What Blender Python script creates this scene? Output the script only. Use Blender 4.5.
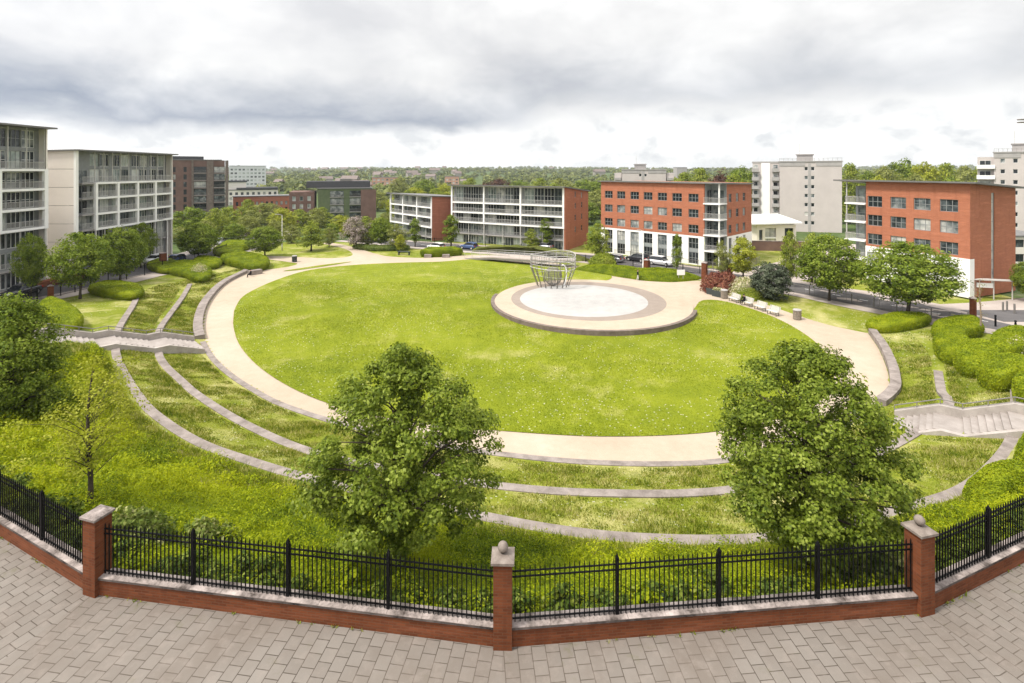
import bpy, bmesh, math, random
import numpy as np
from mathutils import Vector, Matrix
from mathutils.geometry import delaunay_2d_cdt
for o in list(bpy.data.objects): bpy.data.objects.remove(o)
SC = bpy.context.scene
COL = SC.collection
R = math.radians
rs = np.random.RandomState(7)
random.seed(7)

# ------------------------------------------------------------------ camera, sky, sun, exposure
F, H, Y0 = 512.0, 11.5, 170.0          # focal length in pixels, eye height above the pavement, horizon row
cam = bpy.data.cameras.new('camera'); cam.sensor_width = 36; cam.lens = 18.0
cam.shift_y = -(341.5 - Y0) / 1024.0; cam.clip_start = 0.2; cam.clip_end = 20000
cam_o = bpy.data.objects.new('camera', cam); COL.objects.link(cam_o)
cam_o.location = (0, 0, H); cam_o.rotation_euler = (R(90), 0, 0); SC.camera = cam_o

SUN_EL, SUN_AZ = 57.0, 246.0           # azimuth clockwise from +Y: the veiled sun stands high to the left
HAZE = 0.00014
GLOW, VAULT = 1.0, 0.5
w = bpy.data.worlds.new('World'); SC.world = w; w.use_nodes = True
nt = w.node_tree; nt.nodes.clear()
def N(t, kind, **kw):
    n = t.nodes.new(kind)
    for k, v in kw.items():
        if k.startswith('i_'): n.inputs[k[2:].replace('_', ' ')].default_value = v
        else: setattr(n, k, v)
    return n
def M(t, op, a, b=None, clamp=False):
    n = t.nodes.new('ShaderNodeMath'); n.operation = op; n.use_clamp = clamp
    for i, v in enumerate((a, b)):
        if v is None: continue
        if isinstance(v, (int, float)): n.inputs[i].default_value = v
        else: t.links.new(v, n.inputs[i])
    return n.outputs[0]
def RAMP(t, fac, stops, interp='LINEAR'):
    n = t.nodes.new('ShaderNodeValToRGB'); n.color_ramp.interpolation = interp
    e = n.color_ramp.elements
    while len(e) < len(stops): e.new(0.5)
    for q, (p, c) in zip(e, stops):
        q.position = p; q.color = (*c, 1) if len(c) == 3 else c
    if fac is not None: t.links.new(fac, n.inputs[0])
    return n.outputs[0]
def MIX(t, fac, a, b, mode='MIX'):
    n = t.nodes.new('ShaderNodeMix'); n.data_type = 'RGBA'; n.blend_type = mode
    for i, v in ((0, fac), (6, a), (7, b)):
        if isinstance(v, (int, float)): n.inputs[i].default_value = v
        elif isinstance(v, tuple): n.inputs[i].default_value = (*v, 1)
        else: t.links.new(v, n.inputs[i])
    return n.outputs[2]
sky = N(nt, 'ShaderNodeTexSky', sky_type='NISHITA', sun_disc=False, sun_elevation=R(SUN_EL), sun_rotation=R(SUN_AZ))
tc = N(nt, 'ShaderNodeTexCoord'); sp = N(nt, 'ShaderNodeSeparateXYZ'); nt.links.new(tc.outputs['Generated'], sp.inputs[0])
dx, dy, dz = sp.outputs
hor = M(nt, 'SQRT', M(nt, 'ADD', M(nt, 'MULTIPLY', dx, dx), M(nt, 'MULTIPLY', dy, dy)))
tel = M(nt, 'DIVIDE', M(nt, 'MAXIMUM', dz, 0.0), M(nt, 'MAXIMUM', hor, 0.02))          # tangent of the elevation
ch = M(nt, 'MAXIMUM', hor, 0.02)
cx = N(nt, 'ShaderNodeCombineXYZ'); nt.links.new(M(nt, 'DIVIDE', dx, ch), cx.inputs[0]); nt.links.new(M(nt, 'DIVIDE', dy, ch), cx.inputs[1])
nt.links.new(M(nt, 'MULTIPLY', tel, 1.7), cx.inputs[2])
def CN(scale, detail=8, rough=0.55, dist=0.0, z=0.0, sx=1.0):
    mp = N(nt, 'ShaderNodeMapping'); nt.links.new(cx.outputs[0], mp.inputs[0]); mp.inputs['Location'].default_value = (z, z * 1.7, z * .6); mp.inputs['Scale'].default_value = (sx, sx, 1)
    n = N(nt, 'ShaderNodeTexNoise'); nt.links.new(mp.outputs[0], n.inputs['Vector'])
    n.inputs['Scale'].default_value = scale; n.inputs['Detail'].default_value = detail
    n.inputs['Roughness'].default_value = rough; n.inputs['Distortion'].default_value = dist
    return n.outputs['Fac']
n_big, n_mid, n_fine = CN(2.0, 4, 0.5, 0.2, 3.1), CN(4.4, 9, 0.54, 0.25, 1.0), CN(11.5, 8, 0.58, 0.25, 9.0)
az = M(nt, 'DIVIDE', dx, ch)
# ragged lower edge of the rain cloud, then its body, thinning upward; deepest to the left of the view
te = M(nt, 'ADD', tel, M(nt, 'MULTIPLY', M(nt, 'SUBTRACT', n_mid, 0.5), 0.13))
te = M(nt, 'ADD', te, M(nt, 'MULTIPLY', M(nt, 'SUBTRACT', n_fine, 0.5), 0.055))
lowe = RAMP(nt, M(nt, 'ADD', M(nt, 'MULTIPLY', az, 0.5), 0.5), [(0.0, (.050,) * 3), (0.44, (.048,) * 3), (0.55, (.112,) * 3), (1.0, (.105,) * 3)])
tq = M(nt, 'SUBTRACT', te, lowe)
up = M(nt, 'MULTIPLY', tq, 26.0, True)
dn = M(nt, 'SUBTRACT', 1.0, M(nt, 'MULTIPLY', M(nt, 'SUBTRACT', tq, 0.03), 10.0, True), True)
side = RAMP(nt, M(nt, 'ADD', M(nt, 'MULTIPLY', az, 0.5), 0.5), [(0.0, (.8,)*3), (0.17, (1,)*3), (0.44, (.95,)*3), (0.49, (.6,)*3), (0.55, (.42,)*3), (0.75, (.42,)*3), (0.9, (.25,)*3)], 'EASE')
dark = M(nt, 'MULTIPLY', M(nt, 'MULTIPLY', up, dn), side)
base = RAMP(nt, M(nt, 'ADD', M(nt, 'MULTIPLY', n_mid, 0.6), M(nt, 'MULTIPLY', n_big, 0.4)), [(0.36, (4.0, 4.0, 4.08)), (0.50, (5.0, 4.97, 4.93)), (0.62, (6.0, 5.95, 5.85))])
lowc = RAMP(nt, n_fine, [(0.36, (4.4, 4.5, 4.65)), (0.48, (6.0, 6.0, 5.95)), (0.60, (7.3, 7.2, 7.05))])
high = MIX(nt, M(nt, 'MULTIPLY', M(nt, 'SUBTRACT', te, 0.05), 13.0, True), lowc, base)
shade = RAMP(nt, n_mid, [(0.3, (1.45, 1.7, 2.2)), (0.7, (2.5, 2.7, 3.2))])
cl = MIX(nt, dark, high, shade)
# an overcast vault: brighter overhead than along the horizon, and brightest round the veiled sun
sdir = (math.sin(R(SUN_AZ)) * math.cos(R(SUN_EL)), math.cos(R(SUN_AZ)) * math.cos(R(SUN_EL)), math.sin(R(SUN_EL)))
dt = N(nt, 'ShaderNodeVectorMath', operation='DOT_PRODUCT'); nt.links.new(tc.outputs['Generated'], dt.inputs[0]); dt.inputs[1].default_value = sdir
glow = M(nt, 'POWER', M(nt, 'MAXIMUM', M(nt, 'ADD', M(nt, 'MULTIPLY', dt.outputs['Value'], 0.85), 0.15), 0.0), 2.2)
over = M(nt, 'ADD', M(nt, 'ADD', 1.0, M(nt, 'MULTIPLY', glow, GLOW)), M(nt, 'MULTIPLY', M(nt, 'MULTIPLY', M(nt, 'SUBTRACT', dz, 0.32), 2.2, True), VAULT))
vm = N(nt, 'ShaderNodeVectorMath', operation='SCALE'); nt.links.new(cl, vm.inputs[0]); nt.links.new(over, vm.inputs['Scale'])
cover = MIX(nt, 0.96, sky.outputs[0], vm.outputs[0])
bg = N(nt, 'ShaderNodeBackground'); bg.inputs['Strength'].default_value = 0.1
nt.links.new(cover, bg.inputs['Color']); wo = N(nt, 'ShaderNodeOutputWorld'); nt.links.new(bg.outputs[0], wo.inputs[0])

sl = bpy.data.lights.new('sun', 'SUN'); sl.energy = 2.3; sl.angle = R(9); sl.color = (1.0, 0.94, 0.85)
so = bpy.data.objects.new('sun', sl); COL.objects.link(so)
sd = Vector((math.sin(R(SUN_AZ)) * math.cos(R(SUN_EL)), math.cos(R(SUN_AZ)) * math.cos(R(SUN_EL)), math.sin(R(SUN_EL))))
so.rotation_euler = (-sd).to_track_quat('-Z', 'Y').to_euler(); so.location = (0, -20, 60)
SC.view_settings.view_transform = 'Standard'; SC.view_settings.look = 'None'
SC.view_settings.exposure = 0.90; SC.view_settings.gamma = 1.0
SC.cycles.max_bounces = 6; SC.cycles.diffuse_bounces = 3; SC.cycles.glossy_bounces = 2
SC.cycles.transmission_bounces = 3; SC.cycles.transparent_max_bounces = 6; SC.cycles.use_denoising = True
SC.cycles.caustics_reflective = False; SC.cycles.caustics_refractive = False

# ------------------------------------------------------------------ materials
def newmat(name):
    m = bpy.data.materials.new(name); m.use_nodes = True; t = m.node_tree; t.nodes.clear()
    out = N(t, 'ShaderNodeOutputMaterial'); return m, t, out
def coords(t, world=False):
    if world: return N(t, 'ShaderNodeNewGeometry').outputs['Position']
    return N(t, 'ShaderNodeTexCoord').outputs['Object']
def noise(t, vec, scale, detail=4, rough=0.55, w=0):
    n = N(t, 'ShaderNodeTexNoise'); t.links.new(vec, n.inputs['Vector'])
    n.inputs['Scale'].default_value = scale; n.inputs['Detail'].default_value = detail; n.inputs['Roughness'].default_value = rough
    return n.outputs['Fac']
def bump(t, h, strength, dist):
    b = N(t, 'ShaderNodeBump'); b.inputs['Strength'].default_value = strength; b.inputs['Distance'].default_value = dist
    t.links.new(h, b.inputs['Height']); return b.outputs[0]
def princ(t, out, col, rough=0.8, spec=0.3, metal=0.0, nrm=None):
    p = N(t, 'ShaderNodeBsdfPrincipled'); p.inputs['Roughness'].default_value = rough
    p.inputs['Specular IOR Level'].default_value = spec; p.inputs['Metallic'].default_value = metal
    if isinstance(col, tuple): p.inputs['Base Color'].default_value = (*col, 1)
    else: t.links.new(col, p.inputs['Base Color'])
    if nrm is not None: t.links.new(nrm, p.inputs['Normal'])
    t.links.new(p.outputs[0], out.inputs[0]); return p
def mottled(name, c1, c2, scale=3.0, rough=0.8, spec=0.3, bmp=0.0, metal=0.0, fine=40.0, world=False):
    m, t, out = newmat(name); v = coords(t, world)
    a = noise(t, v, scale, 5, 0.6); b = noise(t, v, fine, 3)
    f = M(t, 'ADD', M(t, 'MULTIPLY', a, 0.75), M(t, 'MULTIPLY', b, 0.25))
    col = RAMP(t, f, [(0.33, c1), (0.67, c2)])
    princ(t, out, col, rough, spec, metal, bump(t, b, bmp, 0.02) if bmp else None); return m
def leafmat(name, cols, trans=0.3, clump=0.6, rough=0.55):
    """foliage: colour differs leaf by leaf and bough by bough"""
    m, t, out = newmat(name); g = N(t, 'ShaderNodeNewGeometry')
    v = N(t, 'ShaderNodeTexCoord').outputs['Object']
    a = noise(t, v, clump, 3)
    f = M(t, 'ADD', M(t, 'MULTIPLY', g.outputs['Random Per Island'], 0.5), M(t, 'MULTIPLY', M(t, 'SUBTRACT', a, 0.28), 1.15))
    k = len(cols) - 1
    col = RAMP(t, f, [(0.15 + 0.7 * i / k, c) for i, c in enumerate(cols)])
    p = N(t, 'ShaderNodeBsdfPrincipled'); p.inputs['Roughness'].default_value = rough; p.inputs['Specular IOR Level'].default_value = 0.14
    t.links.new(col, p.inputs['Base Color'])
    tr = N(t, 'ShaderNodeBsdfTranslucent'); t.links.new(MIX(t, 0.5, col, MIX(t, 1.0, col, (1.0, 1.0, 0.35), 'MULTIPLY')), tr.inputs[0])
    mx = N(t, 'ShaderNodeMixShader'); mx.inputs[0].default_value = trans
    t.links.new(p.outputs[0], mx.inputs[1]); t.links.new(tr.outputs[0], mx.inputs[2]); t.links.new(mx.outputs[0], out.inputs[0])
    return m
def brickmat(name, c1, c2, mortar, bw=0.225, bh=0.075, ms=0.012, bmp=0.4, stain=0.35):
    m, t, out = newmat(name); v = coords(t)
    g = N(t, 'ShaderNodeNewGeometry'); vt = N(t, 'ShaderNodeVectorTransform', vector_type='NORMAL', convert_from='WORLD', convert_to='OBJECT')
    t.links.new(g.outputs['True Normal'], vt.inputs[0]); sn = N(t, 'ShaderNodeSeparateXYZ'); t.links.new(vt.outputs[0], sn.inputs[0])
    s = N(t, 'ShaderNodeSeparateXYZ'); t.links.new(v, s.inputs[0])
    selx = M(t, 'GREATER_THAN', M(t, 'ABSOLUTE', sn.outputs[0]), M(t, 'ABSOLUTE', sn.outputs[1]))
    u = M(t, 'ADD', M(t, 'MULTIPLY', s.outputs[1], selx), M(t, 'MULTIPLY', s.outputs[0], M(t, 'SUBTRACT', 1.0, selx)))
    c = N(t, 'ShaderNodeCombineXYZ'); t.links.new(u, c.inputs[0]); t.links.new(s.outputs[2], c.inputs[1])
    b = N(t, 'ShaderNodeTexBrick'); t.links.new(c.outputs[0], b.inputs[0])
    b.inputs['Scale'].default_value = 1; b.inputs['Mortar Size'].default_value = ms; b.inputs['Mortar Smooth'].default_value = 0.2
    b.inputs['Brick Width'].default_value = bw; b.inputs['Row Height'].default_value = bh; b.inputs['Bias'].default_value = -0.1
    b.inputs['Color1'].default_value = (*c1, 1); b.inputs['Color2'].default_value = (*c2, 1); b.inputs['Mortar'].default_value = (*mortar, 1)
    a = noise(t, v, 1.1, 5, 0.65)
    mp = N(t, 'ShaderNodeMapping'); t.links.new(v, mp.inputs[0]); mp.inputs['Scale'].default_value = (.35, .35, 3.2)
    st = noise(t, mp.outputs[0], 1.0, 5, 0.7); mp2 = N(t, 'ShaderNodeMapping'); t.links.new(v, mp2.inputs[0]); mp2.inputs['Scale'].default_value = (1.6, 1.6, .16); run = noise(t, mp2.outputs[0], 1.0, 4, 0.6)
    col = MIX(t, M(t, 'MULTIPLY', a, stain), b.outputs[0], tuple(x * 0.45 for x in c1))
    col = MIX(t, M(t, 'MULTIPLY', M(t, 'SUBTRACT', st, 0.5), 1.6, True), col, tuple(min(1, x * 1.5 + .03) for x in c1))
    col = MIX(t, M(t, 'MULTIPLY', M(t, 'SUBTRACT', run, 0.54), 2.2, True), col, tuple(x * 0.6 for x in c2))
    princ(t, out, col, 0.85, 0.2, 0, bump(t, M(t, 'SUBTRACT', 1.0, b.outputs['Fac']), bmp, 0.01)); return m
def flat(name, c, rough=0.6, spec=0.4, metal=0.0, var=0.12, scale=2.0):
    return mottled(name, tuple(x * (1 - var) for x in c), tuple(min(1, x * (1 + var)) for x in c), scale, rough, spec, 0, metal)
def glassmat(name, stops):
    """window glass with rooms, blinds and curtains behind it: each pane has its own tint"""
    m, t, out = newmat(name); oi = N(t, 'ShaderNodeObjectInfo'); v = coords(t)
    st = N(t, 'ShaderNodeSeparateXYZ'); t.links.new(v, st.inputs[0])
    wv = N(t, 'ShaderNodeTexNoise'); wv.noise_dimensions = '4D'; t.links.new(v, wv.inputs['Vector']); t.links.new(M(t, 'MULTIPLY', oi.outputs['Random'], 50.0), wv.inputs['W'])
    wv.inputs['Scale'].default_value = 0.9; wv.inputs['Detail'].default_value = 3
    f = M(t, 'ADD', M(t, 'MULTIPLY', oi.outputs['Random'], 0.75), M(t, 'MULTIPLY', M(t, 'SUBTRACT', wv.outputs['Fac'], 0.35), 0.8))
    col = RAMP(t, f, stops)
    princ(t, out, col, 0.12, 0.4); return m
MATS = {}
MATS['glass'] = glassmat('window_glass', [(0.1, (.008, .010, .012)), (0.45, (.02, .026, .03)), (0.6, (.10, .12, .125)), (0.72, (.30, .31, .30)), (0.9, (.55, .54, .50))])
MATS['glass_pale'] = glassmat('pale_window_glass', [(0.05, (.02, .026, .03)), (0.35, (.08, .10, .10)), (0.55, (.28, .33, .31)), (0.85, (.58, .60, .57))])
MATS['glass_dark'] = flat('dark_glass', (.015, .018, .022), 0.08, 0.6)
MATS['brick_near'] = brickmat('wall_brick', (.205, .060, .022), (.11, .032, .013), (.15, .075, .042), 0.215, 0.072, 0.009, 0.5, 0.65)
MATS['brick_orange'] = brickmat('orange_brick', (.43, .155, .083), (.37, .128, .068), (.40, .19, .125), 0.45, 0.15, 0.014, 0.1, 0.28)
MATS['brick_red'] = brickmat('red_brick', (.42, .15, .09), (.36, .125, .075), (.40, .19, .13), 0.45, 0.15, 0.014, 0.1, 0.28)
MATS['brick_brown'] = mottled('brown_brick', (.135, .080, .066), (.20, .122, .10), 0.5, 0.85, 0.2)
MATS['brick_dark'] = mottled('dark_brown_brick', (.12, .095, .08), (.22, .175, .15), 1.5, 0.85, 0.2)
MATS['stone'] = mottled('coping_stone', (.06, .048, .042), (.47, .40, .37), 2.0, 0.9, 0.15, 0.5, fine=14); MATS['stone_black'] = mottled('weathered_stone_edge', (.012, .010, .009), (.20, .165, .15), 1.6, 0.95, 0.1, 0.5, fine=10)
MATS['stone_dark'] = mottled('finial_stone', (.16, .13, .11), (.27, .23, .20), 6, 0.9, 0.2, 0.4)
MATS['kerb'] = mottled('terrace_stone', (.16, .135, .12), (.33, .285, .26), 1.4, 0.9, 0.2, 0.4, fine=14)
MATS['steps'] = mottled('step_stone', (.25, .22, .20), (.38, .34, .315), 1.0, 0.9, 0.2, 0.3, fine=14)
MATS['iron'] = flat('black_iron', (.005, .005, .006), 0.5, 0.12)
MATS['steel'] = flat('grey_steel', (.50, .485, .46), 0.5, 0.4, 0.1)
MATS['steel_dark'] = flat('dark_steel', (.20, .185, .17), 0.5, 0.4, 0.1)
MATS['white'] = flat('white_render', (.86, .85, .83), 0.7, 0.3, 0, 0.03, 0.4); MATS['panel_pale'] = flat('pale_grey_panel', (.62, .63, .64), 0.5, 0.4, 0, 0.06)
MATS['cream'] = flat('cream_cladding', (.74, .685, .63), 0.75, 0.3, 0, 0.04, 0.3)
MATS['pinkgrey'] = flat('pale_pink_render', (.50, .45, .43), 0.8, 0.2, 0, 0.07, 0.3)
MATS['concrete'] = flat('grey_concrete', (.36, .34, .33), 0.85, 0.2, 0, 0.12, 0.6)
MATS['roof_grey'] = flat('grey_roof_metal', (.17, .165, .16), 0.5, 0.4, 0.2, 0.12, 0.5)
MATS['roof_dark'] = flat('dark_roof', (.06, .06, .065), 0.7, 0.3)
MATS['roof_white'] = flat('white_roof_membrane', (.72, .72, .71), 0.6, 0.3, 0, 0.05)
MATS['panel_grey'] = flat('grey_panel', (.27, .29, .29), 0.5, 0.4, 0, 0.1)
MATS['frame_grey'] = flat('grey_window_frame', (.24, .25, .25), 0.5, 0.4)
MATS['frame_white'] = flat('white_window_frame', (.66, .66, .64), 0.5, 0.4)
MATS['frame_dark'] = flat('dark_window_frame', (.05, .05, .055), 0.5, 0.4)
MATS['green_panel'] = mottled('green_wall_panel', (.085, .115, .055), (.135, .165, .08), 0.6, 0.8)
MATS['salmon'] = flat('salmon_render', (.52, .31, .22), 0.8, 0.2)
MATS['bark'] = mottled('bark', (.045, .035, .028), (.11, .09, .07), 6, 0.95, 0.1, 0.8)
MATS['bark_pale'] = mottled('pale_bark', (.20, .15, .11), (.34, .26, .19), 6, 0.95, 0.1, 0.6)
MATS['asphalt'] = mottled('asphalt', (.085, .08, .082), (.135, .128, .128), 0.4, 0.9, 0.2, 0.3, fine=25)
MATS['footway'] = mottled('footway_slabs', (.34, .29, .26), (.46, .40, .36), 0.5, 0.9, 0.2, 0.2)
MATS['rubber'] = flat('tyre_rubber', (.02, .02, .02), 0.8)
MATS['wood_dark'] = flat('dark_planter', (.045, .055, .055), 0.7)
MATS['timber'] = mottled('weathered_timber', (.20, .16, .125), (.33, .28, .23), 5, 0.85)
MATS['bench_white'] = flat('white_bench_paint', (.56, .54, .50), 0.6)
MATS['yellow'] = flat('yellow_sign', (.75, .60, .06), 0.5)
MATS['skin'] = flat('skin', (.45, .27, .19), 0.6)
MATS['cloth_black'] = flat('black_cloth', (.012, .012, .016), 0.9, 0.1)
MATS['cloth_pale'] = flat('pale_cloth', (.55, .53, .50), 0.9, 0.1)
MATS['hair'] = flat('dark_hair', (.02, .014, .01), 0.7)

def grassmat(name, dark, mid, light, dry, daisies=0.0, dryness=0.5, blade=9.0):
    m, t, out = newmat(name); v = coords(t, True)
    big, mid_n, fin = noise(t, v, 0.07, 4), noise(t, v, 0.55, 5, 0.65), noise(t, v, blade, 4, 0.7)
    f = M(t, 'ADD', M(t, 'MULTIPLY', fin, 0.37), M(t, 'ADD', M(t, 'MULTIPLY', mid_n, 0.33), M(t, 'MULTIPLY', big, 0.30)))
    col = RAMP(t, f, [(0.36, dark), (0.5, mid), (0.63, light)])
    dn = M(t, 'MULTIPLY', M(t, 'SUBTRACT', noise(t, v, 0.28, 6, 0.7), 1.0 - dryness), 5.0, True)
    col = MIX(t, M(t, 'MULTIPLY', dn, 0.75), col, dry)
    if daisies > 0:
        vo = N(t, 'ShaderNodeTexVoronoi', feature='F1'); t.links.new(v, vo.inputs['Vector']); vo.inputs['Scale'].default_value = 2.8
        spot = M(t, 'LESS_THAN', vo.outputs['Distance'], 0.17)
        area = M(t, 'GREATER_THAN', noise(t, v, 0.09, 5, 0.7), 1.02 - daisies)
        col = MIX(t, M(t, 'MULTIPLY', M(t, 'MULTIPLY', spot, area), 0.7), col, (.52, .50, .40))
    princ(t, out, col, 0.9, 0.12, 0, bump(t, M(t, 'ADD', fin, mid_n), 0.7, 0.08)); return m
MATS['lawn'] = grassmat('lawn_grass', (.10, .135, .008), (.18, .213, .011), (.25, .275, .02), (.36, .335, .12), 0.56, 0.46)
MATS['rough_grass'] = grassmat('terrace_grass', (.10, .135, .010), (.185, .215, .018), (.28, .285, .05), (.46, .41, .19), 0.56, 0.52, 7.0)
MATS['far_ground'] = grassmat('far_ground', (.045, .075, .02), (.07, .105, .03), (.10, .135, .04), (.20, .19, .13), 0, 0.45, 0.5)

def sandmat(name, a, b, c):
    m, t, out = newmat(name); v = coords(t, True)
    big, mdn, fin = noise(t, v, 0.11, 5, 0.6), noise(t, v, 0.9, 6, 0.7), noise(t, v, 16, 3)
    f = M(t, 'ADD', M(t, 'ADD', M(t, 'MULTIPLY', big, 0.5), M(t, 'MULTIPLY', mdn, 0.3)), M(t, 'MULTIPLY', fin, 0.2))
    col = RAMP(t, f, [(0.35, a), (0.5, b), (0.66, c)])
    princ(t, out, col, 0.95, 0.1, 0, bump(t, fin, 0.3, 0.02)); return m
MATS['path'] = sandmat('bound_gravel', (.35, .285, .215), (.42, .345, .265), (.48, .405, .325))
MATS['path_edge'] = sandmat('plaza_setts', (.225, .185, .155), (.27, .225, .19), (.32, .27, .23))
MATS['plaza_pale'] = sandmat('pale_plaza_surface', (.30, .29, .28), (.38, .37, .355), (.45, .44, .425))
MATS['balustrade'] = mottled('pale_balustrade_stone', (.30, .265, .24), (.46, .415, .38), 1.4, 0.9, 0.2, 0.4, fine=14)
MATS['recess'] = flat('dark_recessed_panel', (.24, .25, .255), 0.5, 0.3, 0, 0.1)

def pavermat():
    m, t, out = newmat('paving_blocks'); v = coords(t)
    b = N(t, 'ShaderNodeTexBrick'); t.links.new(v, b.inputs[0])
    mp = N(t, 'ShaderNodeMapping'); t.links.new(v, mp.inputs[0]); mp.inputs['Rotation'].default_value = (0, 0, R(90)); t.links.new(mp.outputs[0], b.inputs[0])
    b.inputs['Scale'].default_value = 1; b.inputs['Brick Width'].default_value = 0.36; b.inputs['Row Height'].default_value = 0.335
    b.inputs['Mortar Size'].default_value = 0.011; b.inputs['Mortar Smooth'].default_value = 0.25; b.inputs['Bias'].default_value = 0.0
    b.inputs['Color1'].default_value = (.185, .165, .145, 1); b.inputs['Color2'].default_value = (.225, .203, .18, 1); b.inputs['Mortar'].default_value = (.05, .04, .03, 1)
    big, mid_n, fin = noise(t, v, 0.32, 6, 0.65), noise(t, v, 2.4, 5, 0.7), noise(t, v, 45, 3, 0.7)
    col = MIX(t, M(t, 'MULTIPLY', M(t, 'SUBTRACT', big, 0.44), 2.6, True), b.outputs[0], (.15, .122, .10))
    col = MIX(t, M(t, 'MULTIPLY', M(t, 'SUBTRACT', mid_n, 0.5), 2.2, True), col, (.28, .24, .21))
    col = MIX(t, M(t, 'MULTIPLY', M(t, 'SUBTRACT', noise(t, v, 0.9, 6, 0.75), 0.60), 5.0, True), col, (.13, .125, .07))
    col = MIX(t, M(t, 'MULTIPLY', fin, 0.35), col, (.16, .13, .11))
    h = M(t, 'ADD', M(t, 'MULTIPLY', M(t, 'SUBTRACT', 1.0, b.outputs['Fac']), 1.0), M(t, 'MULTIPLY', fin, 0.25))
    princ(t, out, col, 0.85, 0.25, 0, bump(t, h, 0.6, 0.012)); return m
MATS['pavers'] = pavermat()

MATS['leaf_lime'] = leafmat('lime_leaves', [(.05, .082, .008), (.125, .175, .016), (.215, .275, .03), (.34, .40, .075)], 0.40, 1.4, 0.45)
MATS['leaf_mid'] = leafmat('street_tree_leaves', [(.065, .11, .010), (.14, .20, .018), (.225, .29, .03), (.32, .375, .065)], 0.40, 0.5)
MATS['leaf_yellow'] = leafmat('young_yellow_leaves', [(.17, .20, .016), (.28, .31, .022), (.38, .40, .04), (.46, .46, .08)], 0.4, 0.6)
MATS['leaf_fresh'] = leafmat('fresh_green_leaves', [(.13, .175, .02), (.21, .265, .028), (.30, .345, .042), (.40, .42, .09)], 0.4, 0.4)
MATS['leaf_pale'] = leafmat('pale_new_leaves', [(.15, .175, .045), (.22, .245, .06), (.29, .31, .08), (.37, .38, .13)], 0.4, 0.4)
MATS['leaf_dark'] = leafmat('dark_evergreen_leaves', [(.022, .032, .018), (.05, .066, .036), (.09, .11, .065), (.16, .175, .12)], 0.15, 0.8)
MATS['leaf_red'] = leafmat('red_leaves', [(.08, .025, .018), (.17, .05, .035), (.26, .10, .06), (.30, .17, .09)], 0.2, 0.9)
MATS['leaf_copper'] = leafmat('copper_leaves', [(.05, .022, .018), (.09, .04, .025), (.13, .07, .04)], 0.2, 0.5)
MATS['leaf_blossom'] = leafmat('pink_blossom', [(.10, .11, .04), (.26, .22, .18), (.40, .33, .32), (.50, .43, .42)], 0.3, 0.8)
MATS['leaf_flower'] = leafmat('cream_flowers', [(.12, .17, .02), (.30, .31, .08), (.62, .58, .42), (.66, .52, .40)], 0.2, 2.5)
MATS['leaf_hedge'] = leafmat('hedge_leaves', [(.10, .15, .006), (.19, .25, .008), (.27, .325, .010), (.36, .40, .015)], 0.35, 0.7)
MATS['leaf_cover'] = leafmat('ground_cover_leaves', [(.06, .11, .005), (.21, .275, .007), (.375, .425, .010), (.46, .485, .014)], 0.38, 0.30)
MATS['leaf_shrub'] = leafmat('loose_shrub_leaves', [(.055, .085, .018), (.12, .17, .026), (.22, .26, .06), (.42, .41, .18)], 0.3, 1.3)
MATS['leaf_row'] = leafmat('broad_shrub_leaves', [(.025, .05, .008), (.065, .105, .012), (.14, .19, .02), (.30, .33, .06)], 0.3, 1.2)
MATS['blade'] = leafmat('grass_blades', [(.07, .125, .008), (.17, .215, .014), (.33, .33, .06), (.58, .52, .25)], 0.4, 0.9)
MATS['blade_lawn'] = leafmat('lawn_blades', [(.12, .17, .006), (.19, .245, .008), (.265, .305, .014), (.39, .39, .07)], 0.4, 0.12)
MATS['wood_far'] = leafmat('far_woodland_leaves', [(.06, .085, .03), (.12, .15, .04), (.19, .215, .055), (.27, .285, .085)], 0.25, 0.02)

# ------------------------------------------------------------------ object helpers
def tag(o, label=None, cat=None, group=None, kind=None):
    if label: o['label'] = label
    if cat: o['category'] = cat
    if group: o['group'] = group
    if kind: o['kind'] = kind
    return o
def thing(name, label, cat, loc=(0, 0, 0), rz=0.0, group=None):
    o = bpy.data.objects.new(name, None); COL.objects.link(o); o.empty_display_size = 0.3
    o.location = loc; o.rotation_euler = (0, 0, rz); return tag(o, label, cat, group)
def link(name, me, parent=None, loc=None, rz=0.0):
    o = bpy.data.objects.new(name, me); COL.objects.link(o)
    if parent is not None: o.parent = parent
    if loc is not None: o.location = loc
    if rz: o.rotation_euler = (0, 0, rz)
    return o
def mesh_np(name, verts, faces, mat, smooth=False):
    """verts (n,3), faces (m,k) -> mesh"""
    verts = np.asarray(verts, np.float32); faces = np.asarray(faces, np.int32)
    me = bpy.data.meshes.new(name); k = faces.shape[1]
    me.vertices.add(len(verts)); me.vertices.foreach_set('co', verts.ravel())
    me.loops.add(faces.size); me.loops.foreach_set('vertex_index', faces.ravel())
    me.polygons.add(len(faces)); me.polygons.foreach_set('loop_start', np.arange(0, faces.size, k, dtype=np.int32))
    me.polygons.foreach_set('loop_total', np.full(len(faces), k, np.int32))
    if smooth: me.polygons.foreach_set('use_smooth', np.ones(len(faces), bool))
    me.update(calc_edges=True); me.validate(); me.materials.append(mat); return me
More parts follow.
